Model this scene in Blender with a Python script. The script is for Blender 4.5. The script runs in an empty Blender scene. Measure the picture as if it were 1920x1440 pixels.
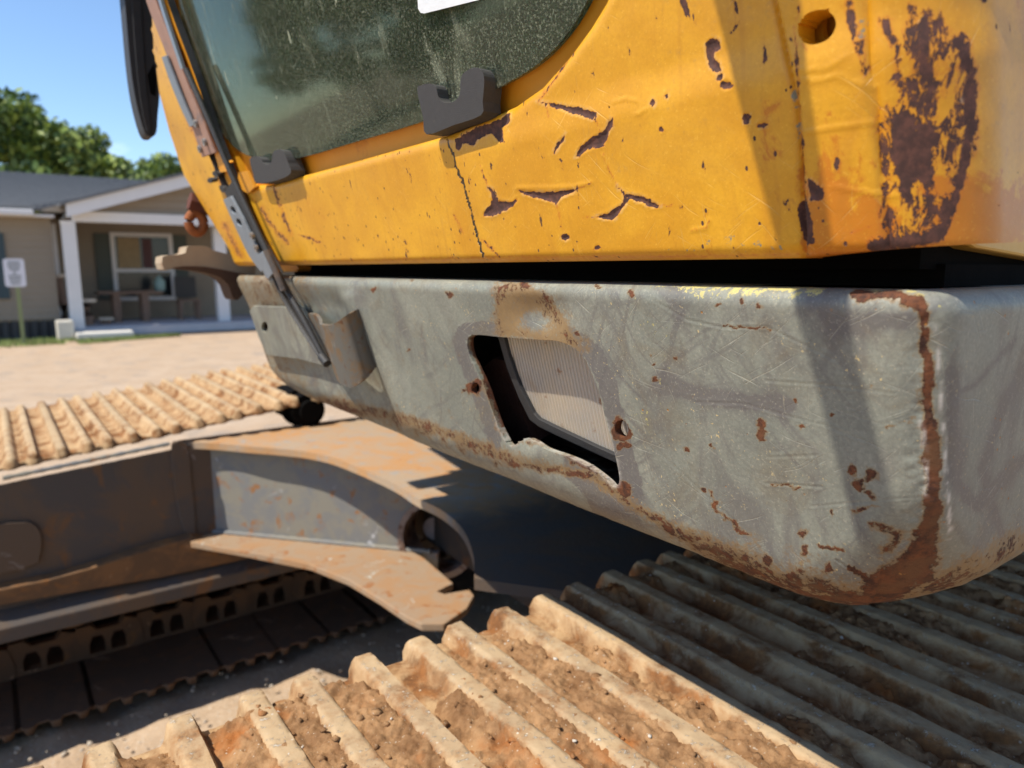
import bpy, math, random
import numpy as np
from mathutils import Vector, Matrix
from mathutils.geometry import tessellate_polygon
random.seed(7); rng = np.random.default_rng(7)
R = math.radians
scene = bpy.context.scene
COL = scene.collection

# ------------------------------------------------------------------ camera
EYE = 1.31
F = 1335.0
PITCH = math.atan(215 / F)
cam_d = bpy.data.cameras.new('camera'); cam = bpy.data.objects.new('camera', cam_d); COL.objects.link(cam)
cam.location = (0, 0, EYE); cam.rotation_euler = (math.pi / 2 - PITCH, 0, 0)
cam_d.sensor_width = 36; cam_d.lens = 36 * F / 1920; cam_d.clip_start = 0.02; cam_d.clip_end = 3000
cam_d.dof.use_dof = True; cam_d.dof.focus_distance = 0.50; cam_d.dof.aperture_fstop = 7.6
scene.camera = cam

# ------------------------------------------------------------------ machine axes
YB = R(36.2)
TU = np.array([math.cos(YB), math.sin(YB), 0.0])      # u: from the front of the machine to its rear
BV = np.array([-math.sin(YB), math.cos(YB), 0.0])     # v: across the machine
ZV = np.array([0, 0, 1.0])
def M(u, v, z):
    """machine coordinates (z counted from eye level) to world"""
    u, v, z = np.broadcast_arrays(np.asarray(u, float), np.asarray(v, float), np.asarray(z, float))
    return u[..., None] * TU + v[..., None] * BV + (z[..., None] + EYE) * ZV

# ------------------------------------------------------------------ sky, sun
G, H = 0.68, 0.08
S = -G * TU + H * BV + ZV
S = S / np.linalg.norm(S)
el = math.asin(S[2]); az = math.atan2(S[0], S[1])      # azimuth clockwise from +Y
w = bpy.data.worlds.new('World'); scene.world = w; w.use_nodes = True
nt = w.node_tree; bg = nt.nodes['Background']
sky = nt.nodes.new('ShaderNodeTexSky'); sky.sky_type = 'NISHITA'; sky.sun_disc = False
sky.sun_elevation = el; sky.sun_rotation = az; sky.air_density = 1.0; sky.dust_density = 0.0; sky.ozone_density = 5.0
tc = nt.nodes.new('ShaderNodeTexCoord'); mp = nt.nodes.new('ShaderNodeMapping'); mp.inputs['Scale'].default_value = (1, 1, 2.6)
mp.inputs['Location'].default_value = (0.35, 0.0, 0.1)
cn = nt.nodes.new('ShaderNodeTexNoise'); cn.inputs['Scale'].default_value = 3.2; cn.inputs['Detail'].default_value = 7; cn.inputs['Roughness'].default_value = .55
cr = nt.nodes.new('ShaderNodeMapRange'); cr.inputs['From Min'].default_value = .60; cr.inputs['From Max'].default_value = .80
cr.inputs['To Max'].default_value = .75
mx = nt.nodes.new('ShaderNodeMix'); mx.data_type = 'RGBA'; mx.inputs['B'].default_value = (9.0, 9.6, 10.4, 1)
nt.links.new(tc.outputs['Generated'], mp.inputs['Vector']); nt.links.new(mp.outputs['Vector'], cn.inputs['Vector'])
nt.links.new(cn.outputs['Fac'], cr.inputs['Value']); nt.links.new(cr.outputs['Result'], mx.inputs['Factor'])
nt.links.new(sky.outputs['Color'], mx.inputs['A']); nt.links.new(mx.outputs['Result'], bg.inputs['Color'])
bg.inputs['Strength'].default_value = 0.15
sl = bpy.data.lights.new('sun', 'SUN'); sl.energy = 5.0; sl.angle = R(0.53); sl.color = (1.0, 0.93, 0.82)
so = bpy.data.objects.new('sun', sl); COL.objects.link(so)
so.rotation_euler = Vector(-S).to_track_quat('-Z', 'Y').to_euler(); so.location = (-6, -6, 12)
scene.view_settings.view_transform = 'Standard'; scene.view_settings.look = 'None'
scene.view_settings.gamma = 1; scene.view_settings.use_curve_mapping = False
scene.view_settings.exposure = 0.42

# ------------------------------------------------------------------ photo rays onto planes of the place
CP, SP = math.cos(PITCH), math.sin(PITCH)
def ray(x, y):
    cx = (np.asarray(x, float) - 960); cy = (720 - np.asarray(y, float))
    return np.stack(np.broadcast_arrays(cx, F * CP + cy * SP, -F * SP + cy * CP), -1)   # X, Y, Z
def uvz(x, y):
    d = ray(x, y)
    return d @ TU, d @ BV, d[..., 2]
def on_z(x, y, z):  a, b, c = uvz(x, y); t = z / c; return a * t, b * t, c * t
def on_u(x, y, u):  a, b, c = uvz(x, y); t = u / a; return a * t, b * t, c * t
def on_v(x, y, v):  a, b, c = uvz(x, y); t = v / b; return a * t, b * t, c * t
U0, KL = 0.35, 0.27
def on_f(x, y, off=0.0):
    """leaning front plane of cab and beam: u = U0 + off - KL*z"""
    a, b, c = uvz(x, y); t = (U0 + off) / (a + KL * c); return a * t, b * t, c * t
def on_Y(x, y, Y):  d = ray(x, y); return d * (Y / d[..., 1])[..., None] + np.array([0, 0, EYE])
def proj(P):
    P = np.asarray(P) - np.array([0, 0, EYE])
    dep = P[..., 1] * CP - P[..., 2] * SP; up = P[..., 1] * SP + P[..., 2] * CP
    dep = np.maximum(dep, 1e-3)
    return 960 + F * P[..., 0] / dep, 720 - F * up / dep

# ------------------------------------------------------------------ noise in numpy
def _h(ix, iy, iz, s):
    n = (ix * 374761393 + iy * 668265263 + iz * 1274126177 + s * 974711) & 0xffffffff
    n = ((n ^ (n >> 13)) * 1274126177) & 0xffffffff
    return ((n ^ (n >> 16)) & 0xffff) / 65535.0
def vnoise(x, y, z=None, s=0):
    x = np.asarray(x, float); y = np.asarray(y, float); z = np.zeros_like(x) if z is None else np.asarray(z, float)
    ix, iy, iz = [np.floor(a).astype(np.int64) for a in (x, y, z)]
    fx, fy, fz = x - ix, y - iy, z - iz
    fx, fy, fz = [a * a * (3 - 2 * a) for a in (fx, fy, fz)]
    r = 0
    for dx in (0, 1):
        for dy in (0, 1):
            for dz in (0, 1):
                r = r + _h(ix + dx, iy + dy, iz + dz, s) * (fx if dx else 1 - fx) * (fy if dy else 1 - fy) * (fz if dz else 1 - fz)
    return r
def fbm(x, y, z=None, o=4, s=0, g=.5):
    r = 0; a = 1; t = 0; f = 1
    z0 = np.zeros_like(np.asarray(x, float)) if z is None else z
    for i in range(o):
        r = r + a * vnoise(x * f, y * f, z0 * f, s + i * 17); t += a; a *= g; f *= 2.03
    return r / t
def sst(a, b, x):
    t = np.clip((x - a) / (b - a), 0, 1); return t * t * (3 - 2 * t)

# ------------------------------------------------------------------ polygons
def inside(px, py, poly):
    poly = np.asarray(poly, float); r = np.zeros(px.shape, bool)
    x1, y1 = poly[-1]
    for x2, y2 in poly:
        c = ((y1 > py) != (y2 > py)) & (px < (x2 - x1) * (py - y1) / ((y2 - y1) if y2 != y1 else 1e-12) + x1)
        r ^= c; x1, y1 = x2, y2
    return r
def dline(px, py, pts, closed=False):
    pts = [tuple(map(float, p)) for p in pts]
    if closed: pts = pts + [pts[0]]
    d = np.full(px.shape, 1e9)
    for (x1, y1), (x2, y2) in zip(pts[:-1], pts[1:]):
        dx, dy = x2 - x1, y2 - y1; L = dx * dx + dy * dy + 1e-12
        t = np.clip(((px - x1) * dx + (py - y1) * dy) / L, 0, 1)
        d = np.minimum(d, np.hypot(px - x1 - t * dx, py - y1 - t * dy))
    return d
def sdist(px, py, poly):
    d = dline(px, py, poly, True); return np.where(inside(px, py, poly), d, -d)
def smooth_poly(pts, n=4, closed=True):
    pts = np.asarray(pts, float); N = len(pts); out = []
    rngi = range(N if closed else N - 1)
    for i in rngi:
        p0 = pts[(i - 1) % N] if closed or i > 0 else pts[i]; p1 = pts[i]; p2 = pts[(i + 1) % N]
        p3 = pts[(i + 2) % N] if closed or i + 2 < N else p2
        for k in range(n):
            t = k / n
            out.append(.5 * ((2 * p1) + (-p0 + p2) * t + (2 * p0 - 5 * p1 + 4 * p2 - p3) * t * t + (-p0 + 3 * p1 - 3 * p2 + p3) * t ** 3))
    if not closed: out.append(pts[-1])
    return np.array(out)
def ellipse(cx, cy, rx, ry, n=28, rot=0):
    t = np.linspace(0, 2 * math.pi, n, endpoint=False)
    x, y = rx * np.cos(t), ry * np.sin(t); c, s = math.cos(rot), math.sin(rot)
    return np.stack([cx + x * c - y * s, cy + x * s + y * c], -1)

# ------------------------------------------------------------------ object helpers
def setp(o, **k):
    for a, b in k.items():
        if b is not None: o[a] = b
    return o
def parent(o, p):
    if p is not None:
        o.parent = p
        o.matrix_parent_inverse = p.matrix_basis.inverted()      # every parent's own basis is its place in the world
def empty(name, loc, label=None, category=None, group=None, par=None):
    o = bpy.data.objects.new(name, None); COL.objects.link(o); o.location = tuple(loc); o.empty_display_size = .1
    parent(o, par); return setp(o, label=label, category=category, group=group)
def mk(name, V, Fc, mat=None, par=None, smooth=False, attrs=None, link=True, flip_ref=None):
    me = bpy.data.meshes.new(name)
    V = np.asarray(V, np.float32)
    me.from_pydata([tuple(v) for v in V.tolist()], [], [tuple(f) for f in Fc]) if not isinstance(Fc, np.ndarray) else None
    if isinstance(Fc, np.ndarray):
        n = Fc.shape[1]
        me.vertices.add(len(V)); me.vertices.foreach_set('co', V.ravel())
        me.loops.add(Fc.size); me.loops.foreach_set('vertex_index', Fc.astype(np.int32).ravel())
        me.polygons.add(len(Fc)); me.polygons.foreach_set('loop_start', np.arange(0, Fc.size, n, dtype=np.int32))
        me.polygons.foreach_set('loop_total', np.full(len(Fc), n, np.int32))
        me.update(calc_edges=True); me.validate()
    if attrs:
        for k, a in attrs.items():
            at = me.attributes.new(k, 'FLOAT', 'POINT'); at.data.foreach_set('value', np.asarray(a, np.float32))
    if mat: me.materials.append(mat)
    if smooth: me.polygons.foreach_set('use_smooth', np.ones(len(me.polygons), bool))
    me.update()
    o = bpy.data.objects.new(name, me)
    if link: COL.objects.link(o)
    if par is not None: parent(o, par)
    return o
def bevel(o, wd=.002, seg=2):
    m = o.modifiers.new('bevel', 'BEVEL'); m.width = wd; m.segments = seg; m.limit_method = 'ANGLE'; m.angle_limit = R(35); return o
def smooth_by_angle(o, ang=35):
    me = o.data; me.polygons.foreach_set('use_smooth', np.ones(len(me.polygons), bool))
    me.set_sharp_from_angle(angle=R(ang)); return o
def prism(name, P, off, mat=None, par=None, holes=(), bev=0, smooth=False):
    """solid plate: 3D outline P pushed along off (vector, or one vector per point)"""
    P = np.asarray(P, float); loops = [P] + [np.asarray(h, float) for h in holes]
    allp = np.concatenate(loops); off = np.asarray(off, float)
    offs = off if off.ndim == 2 else np.broadcast_to(off, allp.shape)
    tris = tessellate_polygon([[Vector(p) for p in l] for l in loops])
    n = len(allp); V = np.concatenate([allp, allp + offs]); Fc = []
    nrm = sum(((Vector(allp[b]) - Vector(allp[a])).cross(Vector(allp[c]) - Vector(allp[a])) for a, b, c in tris[:1]), Vector())
    ref = Vector(offs[0])
    for a, b, c in tris:
        nn = (Vector(allp[b]) - Vector(allp[a])).cross(Vector(allp[c]) - Vector(allp[a]))
        if nn.dot(ref) > 0: b, c = c, b
        Fc.append((a, b, c)); Fc.append((a + n, c + n, b + n))
    base = 0
    for l in loops:
        m = len(l)
        for i in range(m):
            a, b = base + i, base + (i + 1) % m
            Fc.append((a, b, b + n, a + n))
        base += m
    o = mk(name, V, Fc, mat, par)
    fixn(o)
    if bev: bevel(o, bev)
    if smooth: smooth_by_angle(o)
    return o
import bmesh
def fixn(o):
    bm = bmesh.new(); bm.from_mesh(o.data); bmesh.ops.recalc_face_normals(bm, faces=bm.faces); bm.to_mesh(o.data); bm.free(); return o
def box(name, c, sx, sy, sz, mat=None, par=None, ax=None, bev=0):
    """box centred at world c with half sizes along axes ax (3 vectors)"""
    ax = ax or (np.array([1., 0, 0]), np.array([0, 1., 0]), ZV)
    V = [np.asarray(c) + ax[0] * sx * i + ax[1] * sy * j + ax[2] * sz * k for i in (-1, 1) for j in (-1, 1) for k in (-1, 1)]
    o = mk(name, V, [(0, 1, 3, 2), (4, 6, 7, 5), (0, 4, 5, 1), (2, 3, 7, 6), (0, 2, 6, 4), (1, 5, 7, 3)], mat, par); fixn(o)
    if bev: bevel(o, bev)
    return o
def mbox(name, u0, u1, v0, v1, z0, z1, mat=None, par=None, bev=0):
    return box(name, M((u0 + u1) / 2, (v0 + v1) / 2, (z0 + z1) / 2), (u1 - u0) / 2, (v1 - v0) / 2, (z1 - z0) / 2, mat, par, (TU, BV, ZV), bev)
def tube(name, pts, rad, mat=None, par=None, n=10, flat=1.0, upv=ZV, caps=True):
    pts = np.asarray(pts, float); rad = np.broadcast_to(np.asarray(rad, float), (len(pts),))
    V = []; Fc = []
    for i, p in enumerate(pts):
        d = pts[min(i + 1, len(pts) - 1)] - pts[max(i - 1, 0)]; d = d / np.linalg.norm(d)
        a = np.cross(d, upv)
        if np.linalg.norm(a) < 1e-4: a = np.cross(d, TU)
        a /= np.linalg.norm(a); b = np.cross(a, d)
        for k in range(n):
            t = 2 * math.pi * k / n; V.append(p + rad[i] * (math.cos(t) * a + flat * math.sin(t) * b))
    for i in range(len(pts) - 1):
        for k in range(n):
            Fc.append((i * n + k, i * n + (k + 1) % n, (i + 1) * n + (k + 1) % n, (i + 1) * n + k))
    if caps: Fc.append(tuple(range(n))[::-1]); Fc.append(tuple((len(pts) - 1) * n + k for k in range(n)))
    o = mk(name, V, Fc, mat, par); fixn(o); return smooth_by_angle(o, 50)
def sheet(name, A, B, outer, holes, mapf, th, mat, par, attrf=None, ref=None, rim=True):
    """plate on a fine grid (A,B params), cut to the outline and holes, thickness th"""
    A = A.copy(); B = B.copy(); na, nb = A.shape
    ga = np.gradient(A, axis=0); gb = np.gradient(B, axis=1); ga = np.maximum(np.abs(ga), 1e-6); gb = np.maximum(np.abs(gb), 1e-6)
    for poly in [outer] + list(holes):
        poly = np.asarray(poly, float); pp = np.concatenate([poly, poly[:1]])
        best = np.full(A.shape, 1e9); TA = A.copy(); TB = B.copy()
        for (x1, y1), (x2, y2) in zip(pp[:-1], pp[1:]):
            ax, ay = (A - x1) / ga, (B - y1) / gb; dx, dy = (x2 - x1) / ga, (y2 - y1) / gb
            L = dx * dx + dy * dy + 1e-12; t = np.clip((ax * dx + ay * dy) / L, 0, 1)
            d = np.hypot(ax - t * dx, ay - t * dy); m = d < best
            best[m] = d[m]; TA[m] = (x1 + t * (x2 - x1))[m]; TB[m] = (y1 + t * (y2 - y1))[m]
        m = best < .6
        A[m] = TA[m]; B[m] = TB[m]
    ca = (A[:-1, :-1] + A[1:, :-1] + A[:-1, 1:] + A[1:, 1:]) / 4; cb = (B[:-1, :-1] + B[1:, :-1] + B[:-1, 1:] + B[1:, 1:]) / 4
    keep = inside(ca, cb, outer)
    for h in holes: keep &= ~inside(ca, cb, h)
    idx = np.arange(na * nb).reshape(na, nb)
    q = np.stack([idx[:-1, :-1], idx[1:, :-1], idx[1:, 1:], idx[:-1, 1:]], -1)[keep]
    V0 = mapf(A, B, 0.0).reshape(-1, 3); V1 = mapf(A, B, th).reshape(-1, 3)
    e = np.concatenate([q[:, [0, 1]], q[:, [1, 2]], q[:, [2, 3]], q[:, [3, 0]]]); key = np.sort(e, 1); kk = key[:, 0].astype(np.int64) * (na * nb) + key[:, 1]
    u, inv, cnt = np.unique(kk, return_inverse=True, return_counts=True)
    be = e[cnt[inv] == 1]; N = na * nb
    Fc = [q]
    if rim: Fc += [q[:, ::-1] + N, np.stack([be[:, 1], be[:, 0], be[:, 0] + N, be[:, 1] + N], -1)]
    Fc = np.concatenate(Fc); V = np.concatenate([V0, V1])
    used = np.unique(Fc); remap = np.full(2 * N, -1); remap[used] = np.arange(len(used)); V = V[used]; Fc = remap[Fc]
    if ref is not None:
        f = Fc[:len(q)]; nn = np.cross(V[f[:, 1]] - V[f[:, 0]], V[f[:, 2]] - V[f[:, 0]]).sum(0)
        if nn @ ref < 0: Fc = Fc[:, ::-1]
    at = attrf(V, used >= N) if attrf else None
    return mk(name, V, Fc, mat, par, smooth=True, attrs=at)
def sharp(o, a=40):
    o.data.set_sharp_from_angle(angle=R(a)); return o

# ------------------------------------------------------------------ materials
class NB:
    def __init__(s, name):
        s.m = bpy.data.materials.new(name); s.m.use_nodes = True; s.t = s.m.node_tree; s.n = s.t.nodes
        s.p = s.n['Principled BSDF']; g = s.n.new('ShaderNodeNewGeometry'); s.pos = g.outputs['Position']; s.nor = g.outputs['Normal']
    def _in(s, sock, v):
        if isinstance(v, bpy.types.NodeSocket): s.t.links.new(v, sock)
        elif v is not None:
            if isinstance(v, (tuple, list)) and len(v) == 3 and sock.type == 'RGBA': v = (*v, 1)
            sock.default_value = v
    def vec(s, sc=(1, 1, 1), rot=(0, 0, 0), src=None):
        n = s.n.new('ShaderNodeMapping'); s._in(n.inputs['Vector'], src or s.pos)
        n.inputs['Scale'].default_value = sc; n.inputs['Rotation'].default_value = rot; return n.outputs[0]
    def noise(s, sc, det=5, ro=.55, dist=0, vec=None):
        n = s.n.new('ShaderNodeTexNoise'); s._in(n.inputs['Vector'], vec or s.pos)
        n.inputs['Scale'].default_value = sc; n.inputs['Detail'].default_value = det; n.inputs['Roughness'].default_value = ro; n.inputs['Distortion'].default_value = dist
        return n.outputs['Fac']
    def voro(s, sc, vec=None, feat='F1', rnd=1):
        n = s.n.new('ShaderNodeTexVoronoi'); n.feature = feat; s._in(n.inputs['Vector'], vec or s.pos); n.inputs['Scale'].default_value = sc
        n.inputs['Randomness'].default_value = rnd
        return n.outputs['Distance']
    def wave(s, sc, vec=None, dist=0, dirn='X'):
        n = s.n.new('ShaderNodeTexWave'); n.bands_direction = dirn; s._in(n.inputs['Vector'], vec or s.pos); n.inputs['Scale'].default_value = sc; n.inputs['Distortion'].default_value = dist
        return n.outputs['Fac']
    def math(s, op, a, b=0., c=None):
        n = s.n.new('ShaderNodeMath'); n.operation = op; s._in(n.inputs[0], a); s._in(n.inputs[1], b)
        if c is not None: s._in(n.inputs[2], c)
        return n.outputs[0]
    def mr(s, x, a, b, c=0., d=1., sm=True):
        n = s.n.new('ShaderNodeMapRange'); n.interpolation_type = 'SMOOTHSTEP' if sm else 'LINEAR'; s._in(n.inputs['Value'], x)
        for k, v in zip(('From Min', 'From Max', 'To Min', 'To Max'), (a, b, c, d)): s._in(n.inputs[k], v)
        return n.outputs['Result']
    def mix(s, f, a, b):
        n = s.n.new('ShaderNodeMix'); n.data_type = 'RGBA'; s._in(n.inputs['Factor'], f); s._in(n.inputs['A'], a); s._in(n.inputs['B'], b); return n.outputs['Result']
    def attr(s, name):
        n = s.n.new('ShaderNodeAttribute'); n.attribute_name = name; return n.outputs['Fac']
    def bump(s, h, dist=.001, st=1., nrm=None):
        n = s.n.new('ShaderNodeBump'); n.inputs['Strength'].default_value = st; n.inputs['Distance'].default_value = dist; s._in(n.inputs['Height'], h)
        if nrm is not None: s._in(n.inputs['Normal'], nrm)
        return n.outputs[0]
    def out(s, col=None, rough=None, nrm=None, metal=None, spec=None, **k):
        s._in(s.p.inputs['Base Color'], col)
        if rough is not None: s._in(s.p.inputs['Roughness'], rough)
        if nrm is not None: s._in(s.p.inputs['Normal'], nrm)
        if metal is not None: s._in(s.p.inputs['Metallic'], metal)
        if spec is not None: s._in(s.p.inputs['Specular IOR Level'], spec)
        return s.m
def plain(name, c, rough=.6, var=.25, sc=30, metal=0, bump=.0005, c2=None, thr=(.45, .65)):
    b = NB(name); n = b.noise(sc, 6); d = tuple(x * (1 - var) for x in c)
    col = b.mix(n, d, tuple(min(1, x * (1 + var)) for x in c))
    if c2: col = b.mix(b.mr(b.noise(sc * .6, 8, .65), *thr), col, c2)
    return b.out(col, rough, b.bump(b.noise(sc * 6, 4), bump, .7), metal)

# --- scratched grey-green beam paint
def scratches(b, sc, ang, thin=.03, seed=0.):
    # stretched noise, then a thin contour of it
    v = b.vec((sc * .12, sc * .12, sc * .12), (ang * .7, ang, ang * .4 + seed))
    v2 = b.vec((1, 9, 2.2), (0, 0, ang), v)
    n = b.noise(3.0, 2, .4, .6, v2)
    return b.mr(b.math('ABSOLUTE', b.math('SUBTRACT', n, .5)), 0, thin, 1, 0)
def streak(b, ang, along, across, lo, hi, seed=0., det=2):
    def dot(v):
        n = b.n.new('ShaderNodeVectorMath'); n.operation = 'DOT_PRODUCT'; b.t.links.new(b.pos, n.inputs[0]); n.inputs[1].default_value = v; return n.outputs['Value']
    e = BV - TU * .8; c, s_ = math.cos(ang), math.sin(ang)
    x = dot((e[0] * c, e[1] * c, s_)); y = dot((-e[0] * s_, -e[1] * s_, c))
    wob = b.math('MULTIPLY', b.noise(7, 2), .05); y = b.math('ADD', y, wob)
    cb = b.n.new('ShaderNodeCombineXYZ'); b._in(cb.inputs[0], b.math('MULTIPLY', x, along)); b._in(cb.inputs[1], b.math('MULTIPLY', y, across)); cb.inputs[2].default_value = seed
    n = b.noise(1.0, det, .5, 0, cb.outputs[0]); return b.mr(n, lo, hi)
def m_beam():
    b = NB('grey_beam_paint')
    n1 = b.noise(9, 6, .6, .4); n2 = b.noise(3.5, 5, .6, 1.2); n3 = b.noise(55, 5, .6)
    st = b.noise(26, 5, .62, .7, b.vec((1, 1, .33), (0, .55, .2)))
    col = b.mix(b.mr(n1, .35, .7), (.192, .200, .164), (.272, .274, .218))
    scuff = b.math('ADD', b.mr(st, .47, .62, 0, .62), b.math('MULTIPLY', b.attr('scuff'), 1.0))
    scuff = b.math('MULTIPLY', scuff, b.mr(n2, .36, .56, .25, 1))
    scuff = b.math('ADD', scuff, b.mr(b.math('ADD', b.attr('scuff'), b.math('MULTIPLY', b.math('SUBTRACT', b.noise(60, 6, .72, 1., b.vec((1, 1, .6), (.3, .4, .2))), .5), 1.3)), .35, .8, 0, .7))
    col = b.mix(b.math('MINIMUM', scuff, .85), col, (.125, .112, .106))
    s1 = streak(b, .35, 14, 520, .66, .72); s2 = streak(b, -.5, 18, 640, .67, .72, 5.); s3 = b.math('MAXIMUM', streak(b, 1.25, 22, 700, .66, .71, 9.), streak(b, 2.3, 20, 560, .67, .71, 13.))
    patch = b.mr(b.noise(16, 3), .36, .56)
    ls = b.math('MULTIPLY', b.math('MAXIMUM', b.math('MULTIPLY', s1, .9), b.math('MAXIMUM', s2, b.math('MULTIPLY', s3, .7))), patch)
    rub = b.math('MULTIPLY', b.math('MAXIMUM', streak(b, .75, 9, 150, .50, .66, 21., 5), b.math('MAXIMUM', streak(b, -.45, 8, 130, .52, .68, 25., 5), streak(b, 1.9, 9, 140, .54, .68, 29., 5))), b.mr(b.noise(7, 4), .38, .60))
    col = b.mix(b.math('MULTIPLY', rub, .6), col, (.115, .105, .102))
    col = b.mix(b.math('MULTIPLY', b.mr(b.noise(17, 7, .7, .8), .50, .68), .45), col, (.17, .135, .085))
    col = b.mix(b.math('MULTIPLY', ls, .6), col, (.42, .39, .30))
    # yellow overspray specks
    ov = b.math('ADD', b.attr('overspray'), b.math('MULTIPLY', b.math('SUBTRACT', b.noise(210, 4, .7), .5), 2.2))
    ovm = b.mr(ov, .56, .68)
    col = b.mix(b.math('MULTIPLY', ovm, .85), col, (.62, .53, .17))
    fleck = b.math('MAXIMUM', b.mr(b.noise(330, 2, .5), .68, .72), b.mr(b.voro(240), .10, .06))
    col = b.mix(b.math('MULTIPLY', fleck, b.mr(b.noise(22, 4), .45, .65)), col, (.62, .47, .22))
    micro = b.noise(420, 4, .7); col = b.mix(b.mr(micro, .40, .62, 0, .30), col, (.10, .10, .085)); col = b.mix(b.mr(b.noise(520, 3, .7), .56, .70, 0, .45), col, (.40, .37, .29))
    stv = b.math('ADD', b.attr('stain'), b.math('MULTIPLY', b.math('SUBTRACT', b.noise(240, 6, .8), .5), 1.3)); stm = b.math('MULTIPLY', b.mr(stv, .35, .72), .85)
    col = b.mix(stm, col, b.mix(b.noise(60, 5, .7), (.13, .065, .018), (.33, .21, .085)))
    # rust
    rn = b.math('SUBTRACT', b.noise(46, 9, .76), .5); rn2 = b.math('SUBTRACT', b.noise(210, 6, .78), .5)
    rv = b.math('ADD', b.attr('rust'), b.math('ADD', b.math('MULTIPLY', rn, 1.25), b.math('MULTIPLY', rn2, .95)))
    halo = b.mr(rv, .24, .46); rm = b.mr(rv, .48, .56)
    col = b.mix(b.math('MULTIPLY', halo, .75), col, (.215, .135, .06))
    rc = b.mix(b.mr(b.noise(90, 8, .78), .36, .62), (.035, .013, .008), (.155, .052, .018))
    rc = b.mix(b.mr(b.noise(24, 4, .6), .5, .7), rc, (.125, .055, .022))
    col = b.mix(rm, col, rc)
    # pale chipped rim
    col = b.mix(b.math('MULTIPLY', b.attr('rim'), b.mr(b.noise(90, 5, .7), .40, .52)), col, (.60, .55, .48))
    pit = b.math('MAXIMUM', b.mr(b.noise(95, 6, .74), .685, .71), b.math('MULTIPLY', b.mr(b.voro(85), .085, .05), b.mr(b.noise(13, 3), .48, .56)))
    col = b.mix(pit, col, (.36, .16, .04))
    h = b.math('ADD', b.math('MULTIPLY', ls, -.55), b.math('ADD', b.math('MULTIPLY', n3, .35), b.math('MULTIPLY', b.noise(300, 4, .6), .22)))
    h = b.math('ADD', h, b.math('MULTIPLY', rm, b.math('MULTIPLY', b.noise(150, 6, .7), 1.7)))
    h = b.math('ADD', h, b.math('MULTIPLY', pit, -.8))
    rough = b.mix(rm, b.mix(n1, (.42,) * 3, (.6,) * 3), (.82,) * 3)
    return b.out(col, rough, b.bump(h, .00055, .9), spec=.4)
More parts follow.
